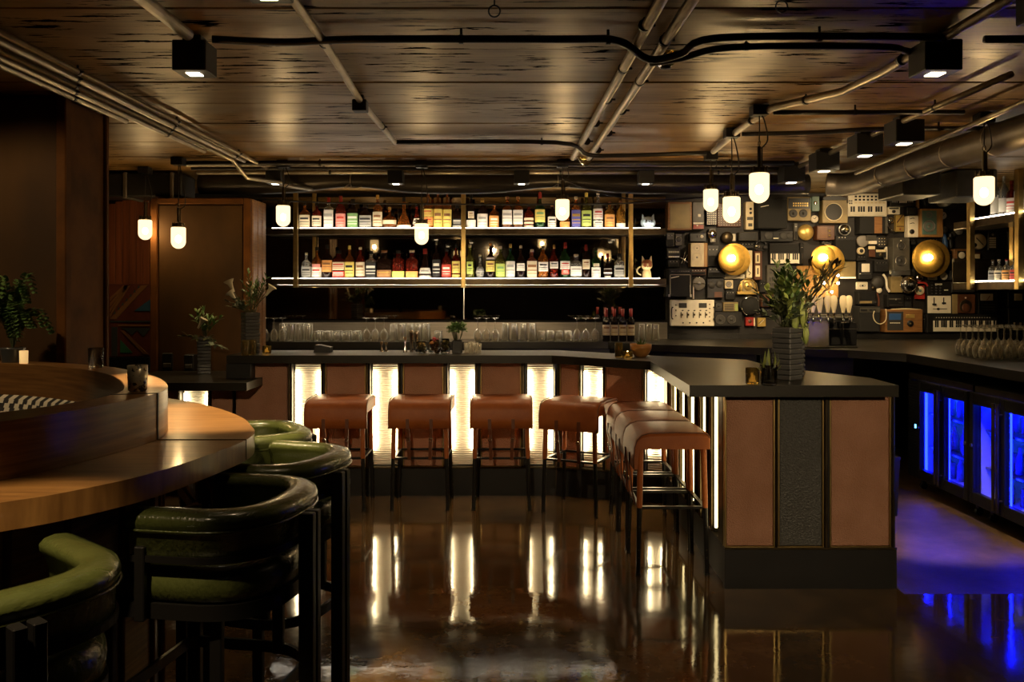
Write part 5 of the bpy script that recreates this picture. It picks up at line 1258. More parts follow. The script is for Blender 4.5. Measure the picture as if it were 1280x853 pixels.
G('wood_radio','red brown wooden radio with a slatted grille and two knobs','radio',1020.8,282,1043,300,.13,'darkwood',[('grid',1022,284,1034,298,1,7,'woodbox',5.6,.5,.006,'grille_slats'),('disc',1036,288.5,1.6,'brass',.012,'knob'),('disc',1036.5,294.5,1.6,'brass',.012,'knob')])
G('chrome_headlight','round chrome headlight above the tall black amplifier','headlight',1049,275,1068,294,.05,None,[('dome',1058.8,286.5,7,'chrome','reflector'),('ring',1058.8,286.5,7,'steel',.008),('disc',1058.8,286.5,2.2,'brass',.07,'lamp_bulb')])
G('tall_amp','tall plain black amplifier with three small lights','amplifier',1044.5,295,1070,325,.12,'cloth',[('box',1045,295.5,1070,300,'dkgrey',.004,'control_panel'),('grid',1047,296,1058,298,3,1,'white',.5,.5,.006)])
G('backlit_card','pale gold backlit board with a bright lower edge','board',1053,326.5,1073.5,348.5,.05,'olivebox',[('box',1053.3,346,1073.2,348.3,'amberlit',.006,'lit_edge')])
G('rust_board','rusty brown board behind the beer taps','board',1000,332,1052.5,372,.03,'orangebox')
# --- right third
G('midi_keyboard','white keyboard controller with pads and knobs near the top right','keyboard',1062,241,1112,270,.06,'white',[('grid',1070,243,1110.5,251,8,2,'black',1.3,1.1,.008,'pads'),('grid',1070,251.5,1110.5,254,8,1,'cream',1.7,1,.006,'buttons'),('keys',1063.5,257.5,1110.5,268.5,15),('grid',1063.5,249,1068.5,255,2,2,'greybox',.8,.9,.006)])
G('rack_mixer','black rack mixer with silver fader strips right of the white keyboard controller','mixer',1114,240,1146,257.5,.10,'dkgrey',[('grid',1115.5,243,1123.5,254,4,2,'steel',.6,1.8,.005,'faders'),('grid',1125,243,1135,254,5,2,'white',.6,2.2,.005,'faders'),('grid',1136,243,1143,254,3,3,'steel',.6,.6,.005)])
G('rack_unit','plain black rack unit beneath the rack mixer','rack',1135.5,258,1149,268.6,.09,'dkgrey',[('grid',1137,260,1147,267,1,3,'greybox',4,.4,.003)])
G('instant_camera','small white instant camera below the rack mixer','camera',1113,258,1128,267.5,.07,'white',[('disc',1119.5,264,2,'black',.02,'lens'),('box',1114,259,1126,261,'greybox',.005,'flash_bar')])
G('metronome','yellow wooden metronome with a slanting arm','metronome',1123.5,267.8,1134,289,.06,'gold',[('tube',[(1124,278),(1132,267)],.6,'darkwood',.01,'arm'),('box',1124,282,1133.5,283,'darkwood',.003,'groove'),('disc',1128.5,286,1,'red',.006,'button')])
G('bicycle_lamp','silver bicycle lamp and chain left of the yellow metronome','lamp',1110,270,1122.5,287,.05,None,[('dome',1117,275,4,'chrome','lamp_head'),('tube',[(1112,282),(1115,286),(1122,290)],.9,'chrome',.02,'chain'),('disc',1112,280.5,1.8,'steel',.03,'hub')])
G('film_case','black case with one amber wooden face under the white keyboard controller','case',1073.5,271,1108,292.5,.15,'cloth',[('box',1091.5,271.5,1101,292,'woodbox',.004,'wooden_face'),('box',1105,271.5,1108,292,'greybox',.004,'edge')])
G('phone_handset','tan telephone handset shape at the top right beside the black horn','telephone',1147,239,1164,261,.05,None,[('tube',[(1150,260),(1149.5,250),(1151,242.5),(1161,240)],2.3,'orangebox',.02,'handset'),('tube',[(1154,246),(1158,250),(1160,258)],2.4,'black',.02,'cradle'),('disc',1155.5,246.5,2,'steel',.05,'hub')])
G('gauge_panel','white panel with two needles and a dark knob','gauge',1136.5,269.5,1150,296.5,.09,'white',[('disc',1141.5,289.5,3,'black',.012,'knob'),('tube',[(1139,273.5),(1142.5,272.5),(1144.5,273)],.4,'black',.004,'needle'),('tube',[(1139,279.5),(1142.5,278.5),(1144.5,279)],.4,'black',.004,'needle')])
G('teal_radio','orange wood radio with teal face and two round speakers','radio',1150.5,261,1178.5,296.5,.13,'orangebox',[('box',1152,263.5,1170,293.5,'teal',.006,'face_plate'),('cone',1160.5,269,4.2,'teal','greycone'),('cone',1160.5,283,7.6,'steel','greycone')])
G('gramophone_horn','big dark round horn at the top right of the gear wall','horn',1166,233,1203,264,.04,None,[('dome',1189,247,15,'cone','bell'),('ring',1189,247,15,'black',.012),('disc',1181,252,6.5,'greycone',.14,'cap'),('disc',1181,252,2.2,'greybox',.15,'hub')])
G('small_wall_clock','tiny white round clock right of the teal faced radio','clock',1178.5,263,1188.5,274,.03,None,[('disc',1183.3,268.7,4.6,'white',.02,'clock_face'),('ring',1183.3,268.7,4.8,'bronze',.006),('tube',[(1183,269),(1185,266.5)],.35,'black',.022,'hand')])
G('film_camera','silver folding film camera with a ring lens','camera',1073,294,1098,318,.06,None,[('disc',1081,301,7.5,'greycone',.02,'reel'),('ring',1081,301,7.5,'bronze',.004),('box',1084,294,1096,300,'greybox',.05,'viewfinder'),('box',1087,301,1097,305,'white',.045,'front'),('disc',1078.3,313.5,4.6,'cream',.03,'lens_ring'),('disc',1078.3,313.5,2.6,'black',.034,'lens')])
G('movie_reel','black movie reel with small spokes','reel',1098,293,1114.5,310,.03,None,[('disc',1106,301.5,8,'cone',.02,'reel'),('ring',1106,301.5,7.6,'greybox',.004),('grid',1101,296,1111,307,3,3,'cream',.5,.5,.024,'spoke_rivets')])
G('box_camera','cream and brown box camera','camera',1087,306,1110,323.5,.08,None,[('box',1087.5,307.5,1096,311.5,'cream',.0,'top_plate'),('box',1088,312,1096,321,'darkwood',.0,'body'),('box',1096.5,312,1110,322,'dkgrey',.0,'body'),('box',1097,312,1109,315,'cream',.01,'top_plate'),('disc',1103,318,2.8,'bronze',.02,'lens')])
G('studio_speaker','tall grey studio speaker with two silver ringed cones','speaker',1114.8,297.5,1136,338.5,.15,'greybox',[('cone',1124.5,308,5,'steel','cone'),('cone',1124,326,6.6,'steel','cone'),('disc',1124.5,301,.8,'white',.004,'badge'),('box',1115.5,339.5,1134,341.5,'steel',-.05,'foot')])
G('white_tag','narrow white tag left of the tall grey studio speaker','tag',1110.8,308,1113.9,324,.04,'white')
G('cassette_recorder','black cassette recorder with a white square card','recorder',1075,327,1093,349,.08,'dkgrey',[('box',1079,329.5,1089,340,'white',.004,'card'),('box',1076,343,1089,349,'cloth',.006),('tube',[(1076,342.5),(1090,342.5)],.5,'steel',.008,'handle')])
G('cassette_tape','cream cassette tape mounted right of the taps','cassette',1075,352.5,1089.5,362.2,.03,'white',[('box',1079,356,1086,358.4,'cone',.003,'window'),('disc',1080.5,357.2,.9,'white',.005,'spool'),('disc',1084.5,357.2,.9,'white',.005,'spool')])
G('receipt_printer','dark printer with a tan paper slot','printer',1073.5,364,1095,381,.12,'dkgrey',[('box',1074.5,376.5,1089.5,379.4,'olivebox',.01,'paper_slot'),('box',1091,376.3,1095,378.5,'steel',.01,'button')])
G('bass_amp','black bass amplifier with a looped cable at the bottom of the gear wall','amplifier',1071.5,383,1097,414.5,.18,'cloth',[('box',1072,384.5,1097,390.5,'greybox',.004,'control_panel'),('grid',1073,386,1080,389.5,2,1,'black',2.4,1.2,.008),('grid',1083,386,1092,389.5,2,1,'black',1.8,1.2,.008),('tube',[(1089,388.5),(1087.5,394),(1089,400),(1093,404),(1098,404.5),(1102.5,401),(1104,394),(1103,386)],.55,'cream',.02,'cable')])
G('leather_horns','white horn shaped earpieces with a leather strap','earpieces',1094,341,1117.5,371,.03,None,[('dome',1102,353,8,'cone','leather_ball'),('tube',[(1106,343),(1109.5,348),(1110.5,354),(1111,360),(1114,365)],1.5,'white',.05,'horn'),('dome',1103.5,363,3.6,'white','earpiece'),('dome',1096.5,360,2.6,'bronze','earpiece'),('tube',[(1100,366),(1102,374),(1102,383)],1.1,'strap',.02,'strap')])
G('beige_radio','small beige cloth radio behind the chrome headlight','radio',1116,345.5,1131,366,.08,'olivebox',[('box',1116.5,343.8,1128,346,'white',.01,'painted_lit_edge')])  # white top strip paints light catching the radio's edge
G('chrome_spotlight','round chrome lamp glinting in front of the beige cloth radio','headlight',1124,345,1146,367,.02,None,[('dome',1134.2,356,9.6,'chrome','reflector'),('ring',1134.2,356,9.8,'chrome',.009),('disc',1134.2,356,2,'cone',.08,'lamp_bulb')],gap=.13)
G('black_scanner','black scanner with two silver glints under the beige cloth radio','scanner',1110,368,1131.5,384.5,.10,'dkgrey',[('box',1112,373,1127,375,'greybox',.005,'slot'),('disc',1121,374.5,1,'steel',.008,'knob'),('box',1125,378,1129,379.6,'steel',.005,'button'),('box',1113,381,1130,382.2,'steel',.006,'edge')])
G('red_telephone','red dial telephone with a pale round dial','telephone',1144.5,349,1161.5,376,.06,None,[('box',1146.5,357,1159.5,374,'red',.0,'body'),('tube',[(1144.8,358),(1147,354.5),(1153,353.5),(1159,354.5),(1161,358)],1.3,'red',.03,'handset'),('disc',1152.5,363.5,5.6,'cream',.02,'dial'),('disc',1152.5,363.5,2,'teal',.024,'dial_centre'),('dome',1152.5,347.5,4.6,'chrome','bell')])
G('small_mixer','two tone mixer, black knobs above and white fader panel below','mixer',1161.5,352.5,1191.5,392,.08,'dkgrey',[('box',1161.8,370,1191,391.8,'white',.006,'fader_panel'),('grid',1164.5,355,1180.5,368.5,3,4,'steel',1.1,1.1,.008,'knobs','round'),('box',1171,354.5,1180,356.5,'white',.004,'print_strip'),('box',1182.5,362,1187.5,363.5,'white',.004,'print_strip'),('box',1169,372,1170.4,382,'black',.009,'fader_slot'),('box',1181,372,1182.4,381,'black',.009,'fader_slot'),('box',1167.5,379.5,1172,382,'black',.02,'fader'),('box',1179.5,378,1184,380.5,'black',.02,'fader'),('box',1168,386,1186,386.8,'black',.009,'cross_slot'),('disc',1174.5,386.5,1.5,'black',.02,'fader')])
G('dial_receiver','brown leather receiver with a half round dial','receiver',1199,368,1222,392,.08,'darkwood',[('disc',1209.5,383,8,'bronze',.006,'arc_dial'),('disc',1209.5,385,5.2,'darkwood',.01,'arc_centre'),('disc',1209.5,372.5,1,'white',.006,'stud'),('box',1194.5,369,1199,391.5,'olivebox',-.02,'side_panel')])
G('power_meter','black power meter with a lit white window','meter',1225,366,1248.5,392.5,.09,'dkgrey',[('box',1227.5,367.5,1243,376,'white',.005,'window'),('tube',[(1235,375.5),(1239,370)],.3,'red',.007,'needle'),('grid',1228,379,1246,389,6,3,'greybox',1,.7,.003)])
G('stage_piano','long black stage piano with white keys at the bottom right','keyboard',1160,393,1248,416.5,.10,'dkgrey',[('keys',1167.5,401,1246,414.5,30),('grid',1170,396,1240,398.5,22,1,'white',.5,.4,.003)])
G('console_radio','wooden console radio with a bluish display at the bottom of the gear wall','radio',1105.5,387,1152.5,415.5,.14,'woodbox',[('box',1108,389.5,1128,413,'cone',.005,'display'),('box',1110,392,1125,400,'blue',.008,'display_glass'),('box',1131,393,1142,397.5,'gold',.008,'dial_window'),('disc',1136.5,404.5,4,'black',.014,'knob'),('disc',1136.5,404.5,1,'brass',.018,'knob_cap'),('tube',[(1114,387),(1133,386.2),(1151,387.5)],.8,'cream',-.02,'top_edge'),('grid',1111,402.5,1124,405,6,1,'white',.8,.5,.008)])
G('second_piano','black stage piano with white keys cut by the right frame edge','keyboard',1262,385,1330,413,.10,'dkgrey',[('keys',1268,403,1326,413,22)])
G('second_meter','black meter with a pale window at the right frame edge','meter',1262,366,1282,384,.09,'dkgrey',[('box',1270,367.5,1280,376,'cream',.005,'window')])
G('station_clock','round white clock seen through the right hanging shelf','clock',1219,291,1238,312,.03,None,[('disc',1228.5,301.5,9.4,'cream',.03,'clock_face'),('ring',1228.5,301.5,9.6,'steel',.006),('tube',[(1224,297),(1228.5,301.5),(1233,306)],.5,'black',.034,'hand'),('disc',1222.5,306,2.6,'black',.036,'sub_dial')])
G('button_panel','dark panel with rows of pale buttons behind the right hanging shelf','panel',1239,289,1252,313,.06,'dkgrey',[('grid',1240.5,296,1249,310,5,5,'white',.6,1,.004,'buttons'),('disc',1245,293,1.6,'greycone',.008)])
G('button_panel','second dark panel with pale buttons behind the far right shelf post','panel',1264,289,1277,313,.06,'dkgrey',[('grid',1266,296,1274,310,5,5,'white',.6,1,.004,'buttons')])
G('wood_meter','wooden meter box with a white dial left of the right shelf','meter',1195,311,1214,328.5,.08,'woodbox',[('box',1199,313.5,1210,326,'black',.004,'face_plate'),('disc',1204.5,319,4.2,'white',.007,'dial')])
G('cream_card_box','small box with a cream card behind the right shelf','box',1221,315.5,1230,327,.06,'darkwood',[('box',1222.5,317.5,1228.5,325,'cream',.004,'card')])
G('pressure_gauge','round black pressure gauge under the brass lamp at right','gauge',1179,338,1189,352,.04,None,[('disc',1184,345,4.8,'white',.02,'dial'),('ring',1184,345,5.2,'black',.01)])
G('blue_binoculars','blue black binoculars hanging left of the right shelf','binoculars',1178,290,1196,312,.05,None,[('tube',[(1182,292),(1184,300),(1185,310)],3,'blue',.02,'barrel'),('tube',[(1191,291),(1191,300),(1192,310)],2.6,'dkgrey',.02,'barrel'),('disc',1187.5,298,2.2,'bronze',.06,'focus_wheel'),('disc',1182,287,4.6,'cone',.05,'eyepiece')])
G('round_gauges','pair of small dark gauges at the end of the upper right shelf','gauge',1193,283,1214,296,.03,None,[('disc',1203.5,288,5,'greycone',.02),('ring',1203.5,288,5,'bronze',.005),('disc',1196.5,292,3.4,'cone',.02)])

# spun brass disc lamps
def sconce(px, py, r, bx, by, fr, label):
    t = thing('disc_lamp', label, 'wall lamp', ((px-640)*GK, WY, EYE+(365-py)*GK))
    q = MB(); q.lathe([(r*GK,.0),(r*GK*1.0,.012),(r*GK*.97,.016),(r*GK*.5,.010),(.001,.008)], 40, Matrix.Translation((0,-.16,0)) @ TG, caps=False); q.build('back_disc', M['disc'], t)
    X, Z = (bx-px)*GK, (py-by)*GK
    q = MB(); q.lathe([(fr*GK*.98,.0),(fr*GK,.006),(fr*GK*.96,.012),(fr*GK*.4,.004),(.001,.002)], 40, Matrix.Translation((X,-.22,Z)) @ TG, caps=False); q.build('front_disc', M['disc'], t)
    q = MB(); q.cyl((0,0,0),(0,-.16,0),.02,n=10); q.cyl((X,-.14,Z),(X,-.222,Z),.012,n=8); q.build('stem', M['brass'], t)
    q = MB(); q.sphere((X,-.25,Z), .032, 14, 10); q.build('bulb', M['bulb'], t, label='glowing round bulb')
sconce(916.5,324.5,20,911.3,323.5,16.5,'spun brass double disc lamp, leftmost of three on the gear wall')
sconce(1033,327,20.5,1024.5,322.5,15,'spun brass double disc lamp above the beer taps, middle of three')
sconce(1161,323.5,23.5,1154.2,322.7,19,'spun brass double disc lamp, rightmost and largest of three on the gear wall')
for i, (x0, y0, x1, y1, lb) in enumerate(((908,342,941,348.5,'bright white card under the leftmost brass disc lamp'),(1166,340,1178,350,'pale card under the rightmost brass disc lamp'),(1035,301,1044,305,'pale card corner above the middle brass disc lamp'))):
    G('card', lb, 'card', x0, y0, x1, y1, .02, 'white')

# dark filler devices between the named ones
FILL = [(834,290,844,308,'greybox'),(836,324.5,850,334,'dkgrey'),(864,336,884,344,'darkwood'),(885,306,900,333,'dkgrey'),(886,334,908,347,'dkgrey'),(923,303,944,311,'cloth'),(909,363,921,375,'dkgrey'),(951,351,959,366,'cloth'),(953,368,975,384,'darkwood'),(955,386,975,396,'dkgrey'),
 (1001.8,303.5,1006,330,'cloth'),(995,278,1000,300,'greybox'),(1029,301,1043,304,'dkgrey'),(1074,319,1086,326,'dkgrey'),(1096,325,1113,340,'cloth'),(1137,298,1148,306,'dkgrey'),(1137,336,1148,346,'cloth'),(1164,298,1177,301,'dkgrey'),(1187,313,1194,336,'dkgrey'),(1190,338,1200,350,'cloth'),(1192,353,1222,366,'dkgrey'),(1132,370,1144,385,'dkgrey'),(1152.8,395,1159.5,414,'cloth'),(1213,314,1220,327,'cloth'),(1225,353,1250,364.5,'dkgrey')]
WH = {0:'under the plain wooden speaker',1:'at the left edge above the combo amplifier',2:'between cream speaker and silver fan',3:'right of the cream two cone speaker',4:'above the twin reel recorder',5:'right above the leftmost disc lamp',6:'below the cream intercom',7:'right of the gold mantel clock',8:'beside the chrome ringed drum',9:'behind the plant at the drum',10:'right of the small keyboard',11:'left of the mottled ball',12:'under the red brown radio',13:'below the ring lens camera',14:'left of the tall grey studio speaker',15:'right of the tall grey studio speaker, top',16:'right of the tall grey studio speaker, bottom',17:'above the rightmost brass disc lamp',18:'below the binoculars',19:'right of the black pressure gauge',20:'above the brown leather receiver',21:'left of the red telephone, low',22:'left of the long stage piano',23:'left of the cream card box',24:'above the black power meter'}
rs = random.Random(5)
for i, (x0, y0, x1, y1, m) in enumerate(FILL):
    fe = [('grid',x0+1,y0+1,x1-1,y0+(y1-y0)*.4,max(2,int((x1-x0)/4)),1,'steel',.5,.5,.006,'knobs','round'),('box',x0+1.2,y0+(y1-y0)*.5,x1-1.2,y1-1,'cloth' if m != 'cloth' else 'dkgrey',.004,'face_plate')]
    G('gear_box', 'small dark device with a row of knobs '+WH[i], 'device', x0, y0, x1, y1, rs.uniform(.05,.09), m, fe)

# small bare bulbs over the taps
for i, (x, y, lb) in enumerate(((1023,361.5,'lowest left'),(1031,354,'upper left'),(1040.5,365,'lowest right'),(1048.5,354,'right'),(1048,344,'topmost'))):
    t = thing('bare_bulb', 'small bare glowing bulb over the beer taps, '+lb+' of five', 'bulb', ((x-640)*GK, WY-.03, EYE+(365-y)*GK), 0, 'bare bulbs over the taps')
    q = MB(); q.sphere((0,-.075,0), .014, 10, 8); q.build('bulb', M['bulb'], t)
    q = MB(); q.cyl((0,0,0),(0,-.065,0),.008,n=8); q.build('holder', M['brass'], t)
# beer tap tower on the back bar
d = 7.62; kd = d/F; b = at(1020, 433, d)
t = thing('beer_tower', 'steel beer tap tower with a row of white paddle handles behind the plant', 'beer tap', (b.x, b.y, 1.087))
q = MB(); q.rbox(-13*kd, 13*kd, -.07, .07, 0, 33*kd, .006); q.build('column', M['galv'], t)
zr = (433-396)*kd
q = MB(); q.cyl((-24*kd,-.02,zr),(40*kd,-.02,zr),.028,n=14); q.rbox(-13*kd,13*kd,-.05,.05,30*kd,zr,.004); q.build('manifold', M['steel'], t)
for i, x in enumerate((1005,1011.5,1020,1030,1037.5,1049,1056,1063)):
    X = (x-1020)*kd
    if X > 39*kd: X = 39*kd
    q = MB(); q.cyl((X,-.03,zr),(X,-.10,zr),.011,n=10); q.tube([(X,-.09,zr+.02),(X,-.10,zr-.01),(X,-.115,zr-.045)], .009, 8); q.cyl((X,-.092,zr),(X,-.092,zr+.04),.008,n=8); fa = q.build('faucet', M['chrome'], t)
    if i > 6: continue
    q = MB(); w_ = 4.4*kd
    prof = [(w_*.42,0),(w_*.55,.02),(w_*.98,.075),(w_*1.05,.11),(w_*.85,.142),(w_*.4,.152),(.0005,.153)]
    q.lathe(prof, 14, Matrix.Translation((X,-.092,zr+.045)), 0, 1, .42); q.build('tap_handle', M['cream'], fa, label='white paddle shaped tap handle')
q = MB(); q.rbox(-24*kd, 45*kd, -.13, -.075, .0, .012, .003); q.build('drip_tray', M['steel'], t)
for x0, x1, y0, lb in ((1034.5,1052,399,'black tinted glass box right of the beer tower'),(1054,1071,404,'black box with amber jars right of the beer tower')):
    bb = at(x0, 432, 7.9); kk = 7.9/F
    t2 = thing('menu_box', lb, 'box', (bb.x, 7.9, 1.087)); 
    q = MB(); q.rbox(0, (x1-x0)*kk, 0, .12, 0, (432-y0)*kk, .004); q.build('case', M['black'], t2)
    q = MB(); q.box(0, (x1-x0)*kk, -.004, .0, (432-412.5)*kk, (432-411.3)*kk); q.build('steel_edge', M['steel'], t2)

# ------------------------------------------------------------------ glassware on the back bar
BT = 1.086
def glass_obj(name, prof, n=14, inner=None):
    q = MB(); q.lathe(prof, n, caps=False)
    return q.mesh(name, M['barglass'])
def tumbler_mesh(nm, r0, r1, h, th=.004):
    # standing upside down: rim at the bottom
    return glass_obj(nm, [(r1-th,0),(r1,0),(r0,h-.004),(r0-.004,h),(.0005,h),(.0005,h-.012),(r0-th-.002,h-.014),(r1-th,0)])
def wine_mesh(nm, k=1.0):
    # inverted stemmed glass: rim at the bottom, foot on top
    o = [(.030,0),(.040,.045),(.038,.075),(.022,.105),(.006,.122),(.0038,.135),(.0038,.205),(.008,.215),(.034,.222),(.035,.225),(.0005,.226)]
    i = [(.0285,0),(.038,.045),(.036,.073),(.019,.101),(.0005,.114)]
    pr = list(reversed(i))[0:0]+[(a*k,b*k) for a,b in reversed(o)]+[(a*k,b*k) for a,b in i]
    return glass_obj(nm, list(reversed(pr)), 14)
me_tall = tumbler_mesh('tall_glass', .030, .037, .170)
me_short = tumbler_mesh('short_glass', .036, .042, .095)
me_wine = wine_mesh('wine_glass', 1.04)
me_up = glass_obj('shot_glass', [(.0005,0),(.022,0),(.026,.075),(.0245,.075),(.020,.008),(.0005,.007)])
def put(me, name, loc, label, cat, group):
    o = bpy.data.objects.new(name, me); C.objects.link(o); o.location = loc
    return tag(o, label, cat, group)
dG = 8.72
def rowg(me, name, x0, x1, n, depths, label, cat, group):
    for j, d in enumerate(depths):
        for i in range(n):
            x = x0+(x1-x0)*(i+.5)/n
            put(me, name, ((x-640)*dG/F, d, BT), label+', '+('front','rear')[j]+' row, '+ORD[i]+' from left', cat, group)
rowg(me_tall,'tall_glass',349,391,4,(8.66,8.78),'upturned tall glass, left block on the back bar','glass','left block of tall glasses')
rowg(me_tall,'tall_glass',487,538,5,(8.66,8.78),'upturned tall glass behind the shakers','glass','middle block of tall glasses')
rowg(me_tall,'tall_glass',626,671,4,(8.66,8.78),'upturned tall glass right of centre stemware','glass','right block of tall glasses')
rowg(me_short,'short_glass',392,452,5,(8.66,8.79),'short upturned tumbler above the napkin holder','glass','left block of short tumblers')
rowg(me_short,'short_glass',539,556,1,(8.66,8.79),'short upturned tumbler behind the herb planter','glass','short tumblers behind the herbs')
rowg(me_short,'short_glass',671,716,4,(8.66,8.79),'short upturned tumbler before the wine bottles','glass','right block of short tumblers')
for xs, lb, gp in (((331.5,342.5,353),'upturned stemmed glass at the far left of the back bar','far left stemware'),((458,469,480),'upturned stemmed glass in the trio above the napkin holder','left trio of stemware'),((597,608,619),'upturned stemmed glass in the trio right of the mirror joint','centre trio of stemware'),((721,732,744),'upturned stemmed glass in the trio left of the wine bottles','right trio of stemware')):
    for i, x in enumerate(xs): put(me_wine, 'wine_glass', ((x-640)*8.57/F, 8.57, BT), lb+', '+('left one','middle one','right one')[i], 'wine glass', gp)
for i, x in enumerate((802,811,819.5)):
    put(me_tall, 'tall_glass', ((x-640)*8.62/F, 8.62 if i < 2 else 8.60, BT), 'clear upturned glass right of the four wine bottles, '+('left one','middle one','right one')[i], 'glass', 'glasses right of the wine bottles')
for j in range(5):
    for i in range(5):
        X = 3.46+.098*i+.05*j*.5; Y = 6.25+.13*j
        put(me_wine, 'wine_glass', (X, Y, BT), 'upturned stemmed glass under the hanging shelf, '+ORD[j]+' row back, '+ORD[i]+' from left', 'wine glass', 'stemware at the right')
# wine bottles
M['wineglass'] = mat('dark_wine_glass', (.012,.008,.008), .08, spec=.6)
for i, x in enumerate((757.8,768,778.4,788.6)):
    wd = ('leftmost','second','third','rightmost')[i]
    t = thing('wine_bottle', wd+' of the four wine bottles with red capsules on the back bar', 'wine bottle', ((x-640)*8.55/F, 8.55, BT), 0, 'wine bottles on the back bar')
    q = MB(); q.lathe([(.034,0),(.0375,.006),(.0375,.195),(.034,.215),(.020,.235),(.0145,.25),(.0145,.30),(.016,.302),(.016,.315)], 18); q.build('bottle_body', M['wineglass'], t)
    q = MB(); q.lathe([(.0152,.245),(.0158,.25),(.0165,.325),(.0001,.326)], 16, caps=False); q.build('capsule', M['red'], t)
    q = MB(); q.lathe([(.0384,.06),(.0384,.165)], 16, None, 0, a0=R(190), a1=R(350), caps=False); q.build('label', M['lab_cream'], t)
    q = MB(); q.lathe([(.0388,.128),(.0388,.142)], 10, None, 0, a0=R(225), a1=R(315), caps=False); q.lathe([(.0388,.09),(.0388,.094)], 10, None, 0, a0=R(220), a1=R(320), caps=False); q.build('label_print', M['lab_brown'], t)

# ------------------------------------------------------------------ things on the bar top
CT = TOP+.001
def onbar(px, py, h=CT):
    d = zfloor(py, h); return at(px, py, d)
def candle(px, py, w, hh, glassm, label, h=CT, wax=True):
    p = onbar(px, py, h); k = p.y/F
    t = thing('votive_candle', label, 'candle', (p.x,p.y,h)); r = w*k/2; H = hh*k
    q = MB(); q.lathe([(r*.9,0),(r,.004),(r,H),(r*.92,H),(r*.9,.012),(.0005,.011)], 18, caps=False); q.build('glass_cup', M[glassm], t)
    q = MB(); q.lathe([(r*.84,.013),(r*.84,H*.55),(.0005,H*.55)], 14, caps=False); q.build('wax', M['wax'], t)
    q = MB(); q.sphere((0,0,H*.55+.012), .006, 8, 6, sz=2); q.build('flame', M['flame'], t)
candle(333.5, 442, 11, 9.5, 'smokeglass', 'small glowing votive candle beside the tall vase at the left end of the bar')
candle(784.5, 447.2, 13, 8, 'smokeglass', 'votive candle in a low cup before the wooden bowl')
candle(940.5, 480, 17, 20, 'smokeglass', 'votive candle in amber glass on the peninsula left of the succulent')
def amber_glass(px, py, w, hh, label):
    p = onbar(px, py); k = p.y/F; t = thing('amber_glass', label, 'glass', (p.x,p.y,CT)); r = w*k/2; H = hh*k
    q = MB(); q.lathe([(r*.9,0),(r,.004),(r,H),(r*.93,H),(r*.9,.008),(.0005,.007)], 16, caps=False); q.build('cup', M['smokeglass'], t)
    q = MB(); q.lathe([(r*.86,.009),(r*.86,H*.5),(.0005,H*.5)], 14, caps=False); q.build('filling', M['bowlwood'], t)
amber_glass(307, 444.5, 9, 19, 'amber tumbler in front of the tall vase, left one'); amber_glass(316, 444, 8.5, 19, 'amber tumbler in front of the tall vase, right one')
amber_glass(773.5, 446.5, 10, 18, 'amber glass jar beside the wooden bowl on the bar corner')
p = onbar(801, 446); k = p.y/F
t = thing('wooden_bowl', 'round wooden bowl on the bar corner with a sprig in it', 'bowl', (p.x,p.y,CT)); r = 13.5*k
q = MB(); q.lathe([(r*.45,0),(r*.75,.02),(r*.98,.06),(r,.095),(r*.94,.095),(r*.9,.06),(r*.6,.025),(.0005,.02)], 24, caps=False); q.build('bowl', M['bowlwood'], t)
def leafmesh(q, base, tip, w, bend=0.0, mi=0, segs=4, up=Vector((0,0,1))):
    base = Vector(base); tip = Vector(tip); d = tip-base; L = d.length
    if L < 1e-5: return
    s = d.cross(up); s = s.normalized() if s.length > 1e-5 else Vector((1,0,0))
    n = s.cross(d).normalized(); vs = []; fs = []
    for i in range(segs+1):
        t_ = i/segs; ww = w*math.sin(PI*min(1,t_*.92+.06))**.8; c = base+d*t_+n*bend*L*math.sin(PI*t_)
        vs += [c-s*ww, c+n*ww*.25, c+s*ww]
    for i in range(segs):
        fs += [(3*i,3*i+1,3*i+4,3*i+3),(3*i+1,3*i+2,3*i+5,3*i+4)]
    q.add(vs, fs, None, mi, True)
q = MB(); rs = random.Random(2)
for i in range(9):
    a = rs.uniform(0,6.3); leafmesh(q, (.01*math.cos(a),.01*math.sin(a),.05), (.05*math.cos(a),.04*math.sin(a),.11+rs.uniform(0,.03)), .008, .1)
o = q.build('sprig', M['foliage'], t); o['kind'] = 'stuff'
# napkin holder, bar tools, jars
p = onbar(404, 440.5); k = p.y/F
t = thing('napkin_holder', 'black wedge shaped napkin holder on the bar above the leftmost stool', 'holder', (p.x,p.y,CT))
q = MB(); q.prism([(-10.5*k,0),(10.5*k,0),(10.5*k,6.5*k),(-3*k,9.5*k),(-8.5*k,9.5*k)], -.05, .05, TG); q.build('holder', M['black'], t)
def jigger(px, py, w, hh, label, m='chrome'):
    p = onbar(px, py); k = p.y/F; r = w*k/2; H = hh*k; q = MB()
    q.lathe([(r,0),(r*.35,H*.45),(r*.35,H*.52),(r*.95,H),(r*.8,H),(.0005,H*.6)], 14, caps=False); tag(q.build('jigger', M[m], None, (p.x,p.y,CT)), label, 'jigger')
jigger(477, 439.5, 5, 12, 'small steel jigger standing alone on the bar, left one of a close pair'); jigger(482.5, 439.5, 5, 11, 'small steel jigger, right one of a close pair on the bar')
jigger(506.5, 440.5, 5, 19, 'tall double ended jigger left of the cocktail shakers')
def shaker(px, py, w, hh, label):
    p = onbar(px, py); k = p.y/F; r = w*k/2; H = hh*k; t = thing('cocktail_shaker', label, 'shaker', (p.x,p.y,CT))
    q = MB(); q.lathe([(r*.72,0),(r,H*.85),(r*1.02,H*.86),(r*1.02,H*.9),(r*.97,H),(.0005,H)], 16, caps=False); q.build('cup', M['chrome'], t)
